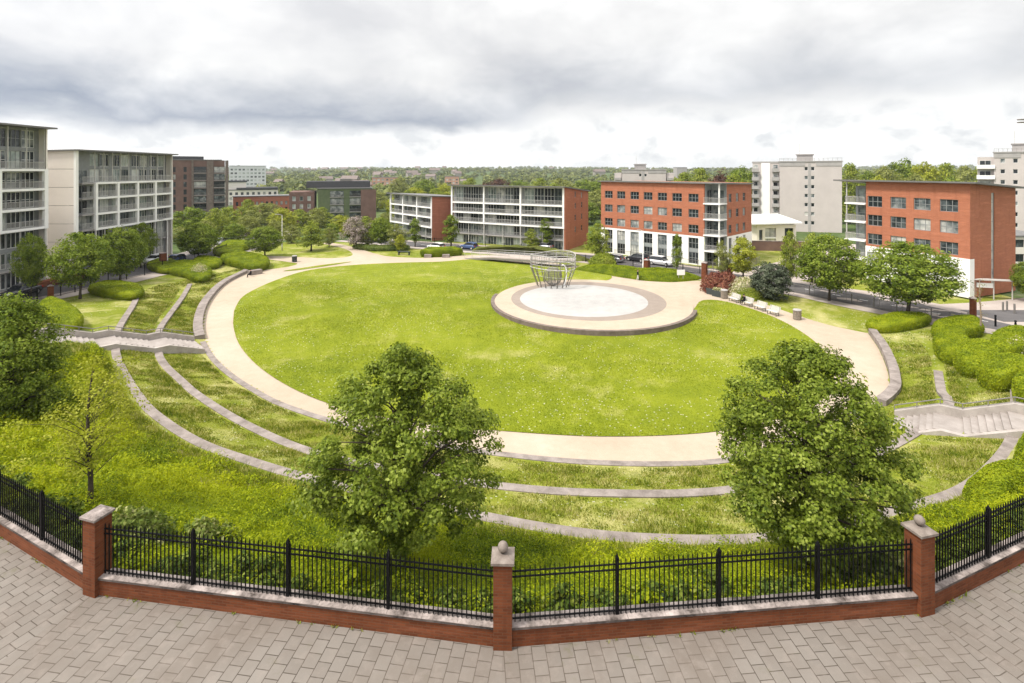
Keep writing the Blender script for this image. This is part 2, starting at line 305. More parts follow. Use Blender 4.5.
class MB:
    def __init__(s): s.v = []; s.f = []
    def add(s, vs, fs):
        b = len(s.v); s.v += [tuple(q) for q in vs]; s.f += [tuple(i + b for i in q) for q in fs]; return s
    def box(s, x0, x1, y0, y1, z0, z1):
        return s.add([(x0, y0, z0), (x1, y0, z0), (x1, y1, z0), (x0, y1, z0), (x0, y0, z1), (x1, y0, z1), (x1, y1, z1), (x0, y1, z1)],
                     [(0, 3, 2, 1), (4, 5, 6, 7), (0, 1, 5, 4), (1, 2, 6, 5), (2, 3, 7, 6), (3, 0, 4, 7)])
    def bar(s, a, b, wd, ht=None):
        """a square bar between two points"""
        a, b = Vector(a), Vector(b); d = (b - a).normalized(); ht = ht or wd
        u = d.cross(Vector((0, 0, 1)));  u = u.normalized() if u.length > 1e-4 else Vector((1, 0, 0)); n = u.cross(d)
        c = [(-1, -1), (1, -1), (1, 1), (-1, 1)]
        vs = [p + u * (i * wd / 2) + n * (j * ht / 2) for p in (a, b) for i, j in c]
        return s.add(vs, [(3, 2, 1, 0), (4, 5, 6, 7), (0, 1, 5, 4), (1, 2, 6, 5), (2, 3, 7, 6), (3, 0, 4, 7)])
    def tube(s, pts, rad, n=6, cap=True):
        pts = [Vector(p) for p in pts]; rad = rad if hasattr(rad, '__len__') else [rad] * len(pts); b = len(s.v)
        for i, p in enumerate(pts):
            d = (pts[min(i + 1, len(pts) - 1)] - pts[max(i - 1, 0)]).normalized()
            u = d.cross(Vector((0.31, 0.95, 0.05))).normalized(); v = d.cross(u)
            for k in range(n):
                a = 2 * math.pi * k / n; s.v.append(tuple(p + (u * math.cos(a) + v * math.sin(a)) * rad[i]))
        for i in range(len(pts) - 1):
            for k in range(n):
                k2 = (k + 1) % n; s.f.append((b + i * n + k, b + i * n + k2, b + (i + 1) * n + k2, b + (i + 1) * n + k))
        if cap:
            s.f.append(tuple(b + k for k in range(n))[::-1]); s.f.append(tuple(b + (len(pts) - 1) * n + k for k in range(n)))
        return s
    def lathe(s, prof, c=(0, 0, 0), n=20):
        b = len(s.v)
        for r, z in prof:
            for k in range(n):
                a = 2 * math.pi * k / n; s.v.append((c[0] + r * math.cos(a), c[1] + r * math.sin(a), c[2] + z))
        for i in range(len(prof) - 1):
            for k in range(n):
                k2 = (k + 1) % n; s.f.append((b + i * n + k, b + i * n + k2, b + (i + 1) * n + k2, b + (i + 1) * n + k))
        s.f.append(tuple(b + k for k in range(n))[::-1]); s.f.append(tuple(b + (len(prof) - 1) * n + k for k in range(n)))
        return s
    def mesh(s, name, mat, smooth=False, bevel=0.0):
        me = bpy.data.meshes.new(name); me.from_pydata(s.v, [], s.f)
        if bevel:
            bm = bmesh.new(); bm.from_mesh(me)
            bmesh.ops.bevel(bm, geom=list(bm.edges), offset=bevel, segments=2, affect='EDGES', profile=0.6, clamp_overlap=True); bm.to_mesh(me); bm.free()
        me.materials.append(mat)
        if smooth:
            for p in me.polygons: p.use_smooth = True
        return me
    def build(s, name, mat, parent=None, loc=None, rz=0.0, smooth=False, bevel=0.0):
        return link(name, s.mesh(name, MATS[mat] if isinstance(mat, str) else mat, smooth, bevel), parent, loc, rz)
def copy_tree(o, parent=None):
    c = o.copy(); COL.objects.link(c)
    if parent is not None: c.parent = parent; c.matrix_parent_inverse = o.matrix_parent_inverse.copy()
    for ch in o.children: copy_tree(ch, c)
    return c
def smooth_closed(pts, n=8):
    P_ = np.array(pts, float); out = []
    for i in range(len(P_)):
        a, b, c, d = P_[i - 1], P_[i], P_[(i + 1) % len(P_)], P_[(i + 2) % len(P_)]
        for k in range(n):
            t = k / n; out.append(0.5 * (2 * b + (c - a) * t + (2 * a - 5 * b + 4 * c - d) * t * t + (3 * b - a - 3 * c + d) * t ** 3))
    return np.array(out)
def smooth_open(pts, n=8):
    P_ = np.array(pts, float); P_ = np.vstack([2 * P_[0] - P_[1], P_, 2 * P_[-1] - P_[-2]]); out = []
    for i in range(1, len(P_) - 2):
        a, b, c, d = P_[i - 1], P_[i], P_[i + 1], P_[i + 2]
        for k in range(n):
            t = k / n; out.append(0.5 * (2 * b + (c - a) * t + (2 * a - 5 * b + 4 * c - d) * t * t + (3 * b - a - 3 * c + d) * t ** 3))
    out.append(P_[-2]); return np.array(out)

# ------------------------------------------------------------------ terrain: a round park cut as a bowl
CX, CY = 4.5, 68.0
def U(px, py, z):                       # the point of the horizontal plane z seen at a pixel
    d = (H - z) * F / (py - Y0); return ((px - 512) * d / F, d)
def phi_of(x, y): return np.degrees(np.arctan2(np.asarray(x) - CX, CY - np.asarray(y)))
K0 = [(250, 274), (226, 287), (210, 304), (203, 322), (205, 340), (222, 365), (260, 392), (300, 410), (400, 437), (500, 453), (600, 462), (715, 461), (800, 441), (880, 401), (889, 380), (880, 352), (868, 334)]
K1 = [(190, 285, -5.35), (178, 305, -5.2), (160, 330, -5.0), (158, 350, -4.9), (163, 364, -4.9), (180, 381, -4.9), (200, 398, -4.9), (250, 428, -4.9), (315, 455, -4.9), (400, 473, -4.9), (500, 488, -4.9), (600, 495, -4.9), (730, 492, -4.9), (860, 462, -4.9), (945, 412, -4.9), (941, 390, -4.85), (938, 371, -4.8)]
K2 = [(138, 290, -4.6), (134, 305, -4.3), (120, 328, -4.0), (116, 345, -3.9), (118, 362, -3.8), (140, 400, -3.8), (160, 420, -3.8), (200, 445, -3.8), (250, 463, -3.8), (300, 478, -3.8), (400, 502, -3.8), (480, 518, -3.8), (560, 533, -3.8), (640, 541, -3.8), (770, 541, -3.8), (905, 511, -3.8), (967, 490, -3.8), (1008, 450, -3.8), (1016, 420, -3.8), (1016, 390, -3.7)]
C0 = np.array([U(x, y, -5.98) for x, y in K0]); C1 = np.array([U(*q) for q in K1]); C2 = np.array([U(*q) for q in K2])
RIM = np.array([(-40, 40), (-22, 19.2), (-16.1, 16.4), (-11.35, 14.02), (-0.22, 12.47), (10.68, 13.42), (14.9, 15.15), (22, 17.8), (36, 28), (45, 38)], float)
_ph = np.linspace(-180, 180, 721)
def ring(C):
    p = phi_of(C[:, 0], C[:, 1]); r = np.hypot(C[:, 0] - CX, C[:, 1] - CY); o = np.argsort(p)
    v = np.interp(_ph, p[o], r[o]); k = np.ones(9) / 9
    return np.convolve(np.r_[v[-5:-1], v, v[1:5]], k, 'valid')
RG = [ring(C0), ring(C1), ring(C2)]
RG[1] = np.maximum(RG[1], RG[0] + 1.2); RG[2] = np.maximum(RG[2], RG[1] + 1.2)
def tab(xs, ys): return np.interp(_ph, xs, ys)
RG.append(np.maximum(tab([-180, -120, -95, -80, -60, -40], [60, 60, 61, 62, 62, 0]), 0))
_rr = ring(RIM); RG[3] = np.where((_ph > -42) & (_ph < 62), _rr, np.where(_ph <= -42, RG[3], 47)); RG[3] = np.maximum(RG[3], RG[2] + 2)
k_ = np.ones(25) / 25; RG[3] = np.where(np.abs(_ph) < 30, RG[3], np.convolve(np.r_[RG[3][-13:-1], RG[3], RG[3][1:13]], k_, 'valid'))
ZG = [tab([-180, 180], [-6, -6]),
      tab([-180, -130, -112, -97, -80, 44, 52, 66, 90, 180], [-6, -6, -5.8, -5.35, -4.9, -4.9, -4.85, -5.3, -6, -6]),
      tab([-180, -130, -112, -91, -75, -60, 40, 46, 60, 75, 100, 180], [-6, -6, -5.5, -4.6, -3.9, -3.8, -3.8, -3.7, -4.5, -5.4, -6, -6]),
      tab([-180, -130, -112, -91, -75, -60, -45, -30, 28, 38, 50, 65, 80, 100, 180], [-6, -6, -5.3, -4.7, -3.5, -2.3, -1.0, -0.12, -0.12, -1.0, -3.0, -4.6, -5.1, -5.8, -6])]
ZG.append(np.where(np.abs(_ph) < 30, -0.4, ZG[3]))
def sstep(a, b, x):
    t = np.clip((x - a) / (b - a), 0, 1); return t * t * (3 - 2 * t)
def T(x, y):
    x = np.asarray(x, float); y = np.asarray(y, float); ph = phi_of(x, y); r = np.hypot(x - CX, y - CY)
    rk = [np.interp(ph, _ph, q) for q in RG]; zk = [np.interp(ph, _ph, q) for q in ZG]
    rk.append(rk[3] + 7.0); z = np.full_like(r, -6.0)
    for i in range(4):
        t = np.clip((r - rk[i]) / np.maximum(rk[i + 1] - rk[i], 0.5), 0, 1); z = z + t * (zk[i + 1] - zk[i])
    z = z + 0.40 * sstep(46, 78, y) * sstep(-5.2, -5.8, z)
    z = z - 3.0 * sstep(115, 190, y)
    far = np.hypot(x, y)
    # a wide valley, then long wooded hills on the skyline
    hill = 12 * sstep(500, 1500, far) + 13 * sstep(1500, 3400, far)
    hill = hill + sstep(500, 1500, far) * (3.5 * np.sin(x / 310 + 1.3) + 2.5 * np.sin(x / 137 + y / 400) + 2 * np.sin(y / 190 + x / 700))
    hill = hill + 9 * sstep(120, 420, x) * sstep(110, 260, y) * (1 - sstep(600, 1500, far))
    return z + hill
def Tz(x, y): return float(T(np.array([x]), np.array([y]))[0])
_dd = np.r_[np.linspace(9, 130, 1500), np.linspace(130.2, 420, 900)]
def G(px, py):                          # the point of the ground seen at a pixel
    x = (px - 512) * _dd / F; z = H - (py - Y0) * _dd / F; t = T(x, _dd); k = int(np.argmax(z <= t))
    if z[k] > t[k]: k = len(_dd) - 1
    return (float(x[k]), float(_dd[k]), float(t[k]))
# ------------------------------------------------------------------ ground sheet
def axis(segs):
    out = []
    for a, b, st in segs: out += list(np.arange(a, b, st))
    return np.array(out + [segs[-1][1]])
def geo(a, b, n): return list(np.geomspace(a, b, n))
_x = np.array([-q for q in geo(75, 5200, 40)][::-1] + list(np.arange(-74, 74, 0.7)) + geo(75, 5200, 40))
_y = np.array([-400, -120, -40, -10, 4] + list(np.arange(9, 125, 0.7)) + geo(126, 5600, 90))
gx, gy = np.meshgrid(_x, _y)
gz = T(gx.ravel(), gy.ravel()).reshape(gx.shape)
gz = np.where(gy < 8.9, -0.4, gz)
nx, ny = len(_x), len(_y)
idx = np.arange(nx * ny).reshape(ny, nx)
fc = np.stack([idx[:-1, :-1], idx[:-1, 1:], idx[1:, 1:], idx[1:, :-1]], -1).reshape(-1, 4)
me = mesh_np('ground', np.stack([gx, gy, gz], -1).reshape(-1, 3), fc, MATS['rough_grass'], True)
me.materials.append(MATS['far_ground'])
cy_ = gy.ravel()[fc].mean(1); cxx = gx.ravel()[fc].mean(1)
me.polygons.foreach_set('material_index', ((cy_ > 122) | (np.abs(cxx) > 66)).astype(np.int32)); me.update()
tag(link('ground', me), kind='structure')

def sheet(name, outline, mat, off, step=1.2, zf=None):
    """a sheet that lies on the ground inside a closed outline"""
    o = np.asarray(outline)[:, :2]; lo, hi = o.min(0), o.max(0)
    X, Y = np.meshgrid(np.arange(lo[0], hi[0], step), np.arange(lo[1], hi[1], step)); q = np.stack([X.ravel(), Y.ravel()], -1)
    ins = np.zeros(len(q), bool); j = len(o) - 1
    for i in range(len(o)):
        a, b = o[i], o[j]; c = (a[1] > q[:, 1]) != (b[1] > q[:, 1])
        with np.errstate(divide='ignore', invalid='ignore'):
            ins ^= c & (q[:, 0] < (b[0] - a[0]) * (q[:, 1] - a[1]) / (b[1] - a[1]) + a[0])
        j = i
    q = q[ins]; n = len(o)
    vs, es, fs, *_ = delaunay_2d_cdt([Vector(p) for p in o] + [Vector(p) for p in q], [(i, (i + 1) % n) for i in range(n)], [list(range(n))], 1, 1e-4)
    v = np.array([(p.x, p.y) for p in vs]); z = (T(v[:, 0], v[:, 1]) if zf is None else np.full(len(v), zf)) + off
    me = mesh_np(name, np.c_[v, z], np.array([f for f in fs if len(f) == 3]), MATS[mat], True)
    me.update()
    if sum(p.normal.z for p in me.polygons) < 0: me.flip_normals()
    return me
def px_outline(pts, n=6, closed=True):
    w_ = [G(*p)[:2] for p in pts]; return smooth_closed(w_, n) if closed else smooth_open(w_, n)
k0c = smooth_open(C0, 8)
back = [(855, 331), (828, 325), (800, 316.5), (765, 304.5), (735, 295), (707, 288.5), (702, 281), (672, 282.5), (640, 280), (612, 274), (590, 269), (560, 264), (520, 257.5), (480, 255), (440, 257.5), (415, 258), (385, 256), (366, 251), (344, 245), (330, 243), (322, 243.6), (340, 247.5), (350, 251.5), (352, 255.5), (338, 258), (300, 257.3), (268, 256.2), (262, 258), (275, 260.5), (297, 263.5), (288, 267), (266, 270)]
outer = np.vstack([k0c, smooth_open([G(*p)[:2] for p in back], 4)])
tag(link('path', sheet('path', outer, 'path', 0.03)), kind='structure')
lawn_px = [(233.5, 318), (234, 330), (241, 348), (262, 370), (300, 393), (350, 411), (420, 424), (500, 432), (600, 437.5), (700, 434.5), (760, 424), (808, 407), (832, 385), (830, 360), (808, 337), (772, 317), (728, 302.5), (702, 301), (690, 312), (650, 324), (600, 318), (560, 310), (545, 295), (560, 284), (600, 282), (612, 277), (596, 271), (560, 267), (520, 263), (478, 259.5), (440, 262), (400, 263), (355, 265.2), (312, 270), (280, 279), (247, 294), (236, 307)]
tag(link('lawn', sheet('lawn', px_outline(lawn_px, 5), 'lawn', 0.07)), kind='structure')
sliver = [(283, 271.5), (300, 268.5), (330, 264.3), (352, 262), (330, 265.8), (300, 270.2)]
tag(link('grass_verge', sheet('grass_verge', px_outline(sliver, 4), 'lawn', 0.07)), kind='structure')

# round plaza: raised gravel disc, sett ring, pale centre
pc = G(591, 302.5); PR = 13.0
PZ = Tz(pc[0], pc[1] + 6) + 0.22
def disc(name, r, mat, z, skirt, cx_, cy_, n=96, inner=0.0):
    m = MB(); ring_ = [(cx_ + r * math.cos(2 * math.pi * k / n), cy_ + r * math.sin(2 * math.pi * k / n)) for k in range(n)]
    m.v = [(x, y, z) for x, y in ring_] + [(x, y, z - skirt) for x, y in ring_]
    m.f = [tuple(range(n))] + [(k, n + k, n + (k + 1) % n, (k + 1) % n) for k in range(n)]
    return tag(m.build(name, mat), kind='structure')
disc('plaza', PR - 0.45, 'path', PZ, 1.0, pc[0], pc[1])
ce = U(583, 299, PZ); cr = U(646, 299, PZ)[0] - ce[0]
disc('plaza_ring', cr + 1.75, 'path_edge', PZ + 0.006, 0.004, ce[0] + .6, ce[1] + .3)
disc('plaza_centre', cr, 'plaza_pale', PZ + 0.012, 0.004, ce[0], ce[1])
# the retaining edge on the low side
def arc_wall(name, a0, a1, r0, r1, z0, z1, c, mat, label, cat, n=60):
    m = MB(); A = np.radians(np.linspace(a0, a1, n))
    for a in A:
        for r_, z_ in ((r0, z0), (r1, z0), (r1, z1), (r0, z1)): m.v.append((c[0] + r_ * math.cos(a), c[1] + r_ * math.sin(a), z_))
    for i in range(n - 1):
        for k in range(4): m.f.append((4 * i + k, 4 * i + (k + 1) % 4, 4 * i + 4 + (k + 1) % 4, 4 * i + 4 + k))
    m.f += [(0, 3, 2, 1), tuple(4 * (n - 1) + k for k in range(4))]
    return tag(m.build(name, mat), label, cat)
arc_wall('plaza_edging', 165, 338, PR - 0.45, PR, PZ - 1.0, PZ + 0.05, pc, 'brick_dark', 'low dark retaining edge curving round the near side of the pale round plaza', 'edging')
def on_sheet(pts, z_off, width_pts=None): pass

# terrace kerbs
def ribbon(name, line, wd, top, depth, mat, label, cat='kerb', zl=None):
    P_ = np.asarray(line); d = np.gradient(P_[:, :2], axis=0); d /= np.linalg.norm(d, axis=1)[:, None]; nrm = np.c_[-d[:, 1], d[:, 0]]
    a = P_[:, :2] + nrm * wd / 2; b = P_[:, :2] - nrm * wd / 2; zt = (T(P_[:, 0], P_[:, 1]) if zl is None else zl) + top
    m = MB(); n = len(P_)
    for i in range(n):
        for q, z in ((a[i], zt[i]), (b[i], zt[i]), (b[i], zt[i] - depth), (a[i], zt[i] - depth)): m.v.append((q[0], q[1], z))
    for i in range(n - 1):
        for k in range(4): m.f.append((4 * i + k, 4 * i + 4 + k, 4 * i + 4 + (k + 1) % 4, 4 * i + (k + 1) % 4))
    m.f += [(0, 1, 2, 3), tuple(4 * (n - 1) + k for k in (3, 2, 1, 0))]
    o = m.build(name, mat); return tag(o, label, cat)
l0 = smooth_open(C0, 8); l1 = smooth_open(C1, 8); l2 = smooth_open(C2, 8)
def outward(l, s):
    v = l - np.array([CX, CY]); return l + v / np.linalg.norm(v, axis=1)[:, None] * s
kA = ribbon('stone_kerb', outward(l0[:33], 0.45), 0.9, 0.42, 0.9, 'kerb', 'wide pale stone kerb curving along the left rim of the gravel path, above the left steps')
kB = ribbon('stone_kerb', outward(l0[33:104], 0.30), 0.5, 0.10, 0.6, 'kerb', 'flush stone kerb along the near rim of the gravel path between both flights of steps')
kC = ribbon('stone_kerb', outward(l0[103:], 0.40), 0.72, 0.5, 0.9, 'kerb', 'raised grey stone kerb hugging the right bend of the gravel path, above the right steps')
k1o = ribbon('stone_kerb', l1, 0.58, 0.13, 0.7, 'kerb', 'inner of the two long stone terrace strips, sweeping through the grass nearest the path')
k2o = ribbon('stone_kerb', l2, 0.58, 0.13, 0.7, 'kerb', 'outer of the two long stone terrace strips, sweeping along the foot of the ground cover bank')
for k in (kA, kB, kC, k1o, k2o): k['group'] = 'stone kerbs of the terraces'

# steps: three flights across the terraces
STAIR = []
def stairs(name, a, b, wd, label, flights, rail_side):
    a, b = Vector(a), Vector(b); d = (b - a).to_2d(); L_ = d.length; STAIR.append((a.x, a.y, d.x / L_, d.y / L_, L_, wd / 2 + .4)); ang = math.atan2(d.y, d.x); rise = (b.z - a.z) / flights
    t = thing(name, label, 'steps', (a.x, a.y, a.z), ang); lift = .45; land = 1.1; run = (L_ - land * (flights - 1)) / flights; n = 7
    prof = [(0, 0)]; x = z = 0.0
    for f in range(flights):
        m = MB()
        for k in range(n):
            m.box(x + k * run / n, x + (k + 1) * run / n + (0.0 if k < n - 1 else land), -wd / 2, wd / 2, z - 0.6, z + lift + (k + 1) * rise / n)
        m.build('flight', 'steps', t); x += run; z += rise; prof.append((x, z)); x += land; prof.append((x, z))
    for sgn in (-1, 1):
        m = MB(); y0, y1 = (wd / 2 + 0.003, wd / 2 + 0.35) if sgn > 0 else (-wd / 2 - 0.35, -wd / 2 - 0.003)
        for (x0, z0), (x1, z1) in zip(prof[:-1], prof[1:]):
            vs = [(x0, y0, z0 - 1.0), (x1, y0, z1 - 1.0), (x1, y1, z1 - 1.0), (x0, y1, z0 - 1.0), (x0, y0, z0 + 1.0), (x1, y0, z1 + 1.0), (x1, y1, z1 + 1.0), (x0, y1, z0 + 1.0)] if sgn == rail_side else [(x0, y0, z0 - 1.0), (x1, y0, z1 - 1.0), (x1, y1, z1 - 1.0), (x0, y1, z0 - 1.0), (x0, y0, z0 + 0.54), (x1, y0, z1 + 0.54), (x1, y1, z1 + 0.54), (x0, y1, z0 + 0.54)]
            m.add(vs, [(0, 3, 2, 1), (4, 5, 6, 7), (0, 1, 5, 4), (2, 3, 7, 6)] + ([(3, 0, 4, 7)] if x0 == 0 else []) + ([(1, 2, 6, 5)] if (x1, z1) == prof[-1] else []))
        m.build('cheek_wall', 'balustrade', t)
        r = MB(); yy = (y0 + y1) / 2; pts = [(q[0], yy, q[1] + 1.35) for q in prof]
        if sgn == rail_side:
            r.tube(pts, 0.035, 6); r.tube([(q[0], yy, q[1] + 1.08) for q in prof], 0.02, 5)
            L2 = 0
            for (x0, z0), (x1, z1) in zip(prof[:-1], prof[1:]):
                k = max(1, int((x1 - x0) / 0.9))
                for i in range(k): f_ = i / k; r.bar((x0 + (x1 - x0) * f_, yy, z0 + (z1 - z0) * f_ + 0.98), (x0 + (x1 - x0) * f_, yy, z0 + (z1 - z0) * f_ + 1.35), 0.045)
            r.build('handrail', 'steel_dark', t)
    return t
ls0, ls1 = U(199, 350, -5.95), U(52, 344, -2.75)
stairs('stone_steps', (*ls0, -5.98), (*ls1, -2.75), 2.9, 'pale stone steps with railings climbing the terraces left of the lawn', 3, -1)
rs0, rs1 = U(893, 434, -6), U(1018, 428, -3.7)
stairs('stone_steps', (*rs0, -5.98), (*rs1, -3.75), 2.7, 'pale stone steps and handrail climbing the terraces right of the lawn', 2, 1)

# roads and far pavements
def strip(name, line, wd, off, mat, n=10):
    P_ = smooth_open(line, n); d = np.gradient(P_, axis=0); d /= np.linalg.norm(d, axis=1)[:, None]; nrm = np.c_[-d[:, 1], d[:, 0]]
    cs = np.linspace(-wd / 2, wd / 2, 7); v = np.concatenate([P_ + nrm * c for c in cs]); z = T(v[:, 0], v[:, 1]) + off
    k = len(P_); f = [(c * k + i, (c + 1) * k + i, (c + 1) * k + i + 1, c * k + i + 1) for c in range(6) for i in range(k - 1)]
    me = mesh_np(name, np.c_[v, z], f, MATS[mat], True); me.update()
    if me.polygons[0].normal.z < 0: me.flip_normals()
    return tag(link(name, me), kind='structure')
left_street = [(-62, 40), (-62, 62), (-61.5, 80), (-61, 100), (-63, 125), (-75, 160)]
strip('pavement', [(x + 0.5, y) for x, y in left_street], 13, 0.05, 'footway'); strip('road', left_street, 6.4, 0.054, 'asphalt')
mid_street = [(-40, 128), (-24, 118.5), (-8, 111), (10, 102), (20, 95.5), (32, 84), (42, 73.5), (48, 63), (54, 49), (62, 30)]
strip('pavement', mid_street, 10.5, 0.05, 'footway'); strip('road', mid_street, 6.6, 0.054, 'asphalt')
fork = [(40, 83), (50, 88), (62, 100), (76, 118)]
strip('pavement', fork, 11, 0.06, 'footway')
side_st = [(52, 58), (62, 60), (80, 66), (110, 80)]
strip('pavement', side_st, 11, 0.058, 'footway'); strip('road', [(53, 58), (64, 58.5), (80, 63), (110, 76)], 5.5, 0.066, 'asphalt')
# lane marks on the right-hand road
_m = smooth_open(mid_street, 10); mk = MB()
for i in range(6, len(_m) - 6, 3):
    a, b = _m[i], _m[i] + (_m[i + 1] - _m[i]) * 0.9; d = b - a; d /= np.linalg.norm(d); n_ = np.array([-d[1], d[0]]) * 0.06
    q = [a + n_, a - n_, b - n_, b + n_]; mk.add([(p[0], p[1], Tz(p[0], p[1]) + 0.062) for p in q], [(0, 1, 2, 3)])
tag(mk.build('road_marking', 'white'), kind='structure')

# ------------------------------------------------------------------ near pavement, boundary wall, pillars, railings
W = [(-36.0, 25.6), (-11.35, 14.02), (-0.22, 12.47), (10.68, 13.42), (40.0, 25.2)]
def wnorm(i):
    d = Vector((W[i + 1][0] - W[i][0], W[i + 1][1] - W[i][1])).normalized(); return Vector((d.y, -d.x))     # toward the viewer
for i in range(4):
    a, b = Vector(W[i]), Vector(W[i + 1]); n = wnorm(i); ang = math.atan2(b.y - a.y, b.x - a.x)
    na = (n + wnorm(i - 1)).normalized() if i > 0 else n
    nb = (n + wnorm(i + 1)).normalized() if i < 3 else n
    q = [a, b, b + nb * 26, a + na * 26]; rot = Matrix.Rotation(-ang, 2)
    m = MB(); m.add([(*(rot @ (p - a)), 0.0) for p in q], [(3, 2, 1, 0)])
    o = m.build('pavement', 'pavers', None, (a.x, a.y, 0.004 * 0), ang); tag(o, kind='structure')
def pillar(p, ang, ball, label):
    t = thing('brick_pillar', label, 'pillar', (p[0], p[1], 0), ang, 'brick pillars of the park wall')
    s = 0.225; m = MB(); m.box(-s, s, -s, s, -0.05, 2.06); m.build('shaft', 'brick_near', t)
    c = MB(); c.box(-s - .055, s + .055, -s - .055, s + .055, 2.06, 2.12)
    q = s + .055; c.add([(-q, -q, 2.12), (q, -q, 2.12), (q, q, 2.12), (-q, q, 2.12), (-.12, -.12, 2.19), (.12, -.12, 2.19), (.12, .12, 2.19), (-.12, .12, 2.19)], [(4, 5, 6, 7), (0, 1, 5, 4), (1, 2, 6, 5), (2, 3, 7, 6), (3, 0, 4, 7)])
    c.build('cap', 'stone' if not ball else 'stone_dark', t)
    if ball:
        b = MB(); pr = [(.05, 2.18), (.055, 2.22)] + [(.125 * math.sin(a), 2.325 - .125 * math.cos(a)) for a in np.linspace(0.45, math.pi - 0.02, 12)]
        b.lathe(pr, n=20); b.build('ball_finial', 'stone_dark', t, smooth=True)
angs = [math.atan2(W[i + 1][1] - W[i][1], W[i + 1][0] - W[i][0]) for i in range(4)]
pillar(W[1], (angs[0] + angs[1]) / 2, False, 'red brick pillar with a flat pale cap and no ball, in the left of the park wall')
pillar(W[2], (angs[1] + angs[2]) / 2, True, 'red brick pillar with a ball finial, at the middle bend of the park wall')
pillar(W[3], (angs[2] + angs[3]) / 2, True, 'red brick pillar with a ball finial, behind the big round tree on the right')
WL = ['low red brick wall with stone coping left of the flat-capped pillar', 'low red brick wall with stone coping between the flat-capped pillar and the middle pillar',
      'low red brick wall with stone coping between the middle pillar and the right ball-topped pillar', 'low red brick wall with stone coping right of the right ball-topped pillar']
FL = ['black spiked iron railing on the wall left of the flat-capped pillar', 'black spiked iron railing between the flat-capped pillar and the middle pillar',
      'black spiked iron railing between the middle pillar and the right ball-topped pillar', 'black spiked iron railing on the wall right of the right ball-topped pillar']
for i in range(4):
    a, b = Vector(W[i]), Vector(W[i + 1]); L_ = (b - a).length; ang = angs[i]; s = 0.20
    t = thing('brick_wall', WL[i], 'wall', (a.x, a.y, 0), ang, 'low walls round the park')
    x0, x1 = (s if i > 0 else 0), (L_ - s if i < 3 else L_)
    m = MB(); m.box(x0, x1, -0.15, 0.17, -0.4, 0.43); m.build('wall', 'brick_near', t)
    c = MB(); n = max(2, int((x1 - x0) / 0.9))
    for k in range(n):
        u0, u1 = x0 + (x1 - x0) * k / n, x0 + (x1 - x0) * (k + 1) / n; dz_ = rs.uniform(-.006, .006)
        c.box(u0 + .004, u1 - .004, -0.175, 0.21, 0.43, 0.485 + dz_)
        c.add([(u0 + .004, -.175, .486 + dz_), (u1 - .004, -.175, .486 + dz_), (u1 - .004, .21, .486 + dz_), (u0 + .004, .21, .486 + dz_), (u0 + .004, .01, .515 + dz_), (u1 - .004, .01, .515 + dz_)], [(0, 1, 5, 4), (2, 3, 4, 5), (1, 2, 5), (3, 0, 4)])
    c.build('coping', 'stone', t)
    e_ = MB(); e_.box(x0, x1, -0.183, -0.177, 0.428, 0.480); e_.build('coping_nosing', 'stone_black', t)
    f = thing('iron_railing', FL[i], 'railing', (a.x + .02 * math.sin(ang), a.y - .02 * math.cos(ang), 0), ang, 'iron railings on the park wall')
    nb = max(1, round((x1 - x0) / 2.75)); xs = np.linspace(x0, x1, nb + 1)
    for k in range(nb):
        u0, u1 = xs[k] + 0.03, xs[k + 1] - 0.03; m = MB()
        for z in (0.575, 1.585, 1.72): m.box(u0, u1, -0.012, 0.028, z - .011, z + .011)
        cnt = int((u1 - u0) / 0.118)
        for j in range(cnt):
            px_ = u0 + (j + .5) * (u1 - u0) / cnt; h_ = 1.84; e = .0108
            m.box(px_ - e, px_ + e, -.0395, -.0125, 0.525, h_)
            m.add([(px_ - e, -.0395, h_), (px_ + e, -.0395, h_), (px_ + e, -.0125, h_), (px_ - e, -.0125, h_), (px_, -.026, h_ + .07)], [(0, 1, 4), (1, 2, 4), (2, 3, 4), (3, 0, 4)])
        m.build('railing_panel', 'iron', f)
    for k in range(nb + 1):
        if (k == 0 and i > 0) or (k == nb and i < 3): continue
        m = MB(); m.box(xs[k] - .04, xs[k] + .04, -.04, .04, 0.45, 1.9)
        m.add([(xs[k] - .04, -.04, 1.9), (xs[k] + .04, -.04, 1.9), (xs[k] + .04, .04, 1.9), (xs[k] - .04, .04, 1.9), (xs[k], 0, 2.0)], [(0, 1, 4), (1, 2, 4), (2, 3, 4), (3, 0, 4)])
        m.build('post', 'iron', f)

def lump_w(u): return math.sin(u * .9) * .6 + math.sin(u * 2.3 + 1) * .5
# weeds in the joint at the foot of the wall
wv, wf = [], []
for i in range(4):
    a, b = np.array(W[i]), np.array(W[i + 1]); d = b - a; L_ = np.linalg.norm(d); d = d / L_; n_ = np.array([d[1], -d[0]])
    for k in range(int(L_ * 3.0)):
        u = rs.uniform(0, L_); 
        if lump_w(u + 37 * i) < .1: continue
        c = a + d * u + n_ * rs.uniform(.155, .20); 
        for q in range(rs.randint(4, 10)):
            p = c + rs.normal(size=2) * .03; h_ = rs.uniform(.02, .08); l_ = rs.normal(size=2) * .04; e = rs.normal(size=2) * .012; B = len(wv)
            wv += [(p[0] - e[0], p[1] - e[1], -.005), (p[0] + e[0], p[1] + e[1], -.005), (p[0] + l_[0] + e[0] * .2, p[1] + l_[1] + e[1] * .2, h_), (p[0] + l_[0] - e[0] * .2, p[1] + l_[1] - e[1] * .2, h_)]; wf.append((B, B + 1, B + 2, B + 3))
tag(link('weeds', mesh_np('weeds', wv, wf, MATS['blade'])), 'small weeds growing in the joint between the brick wall and the paving', 'weeds', None, 'stuff')
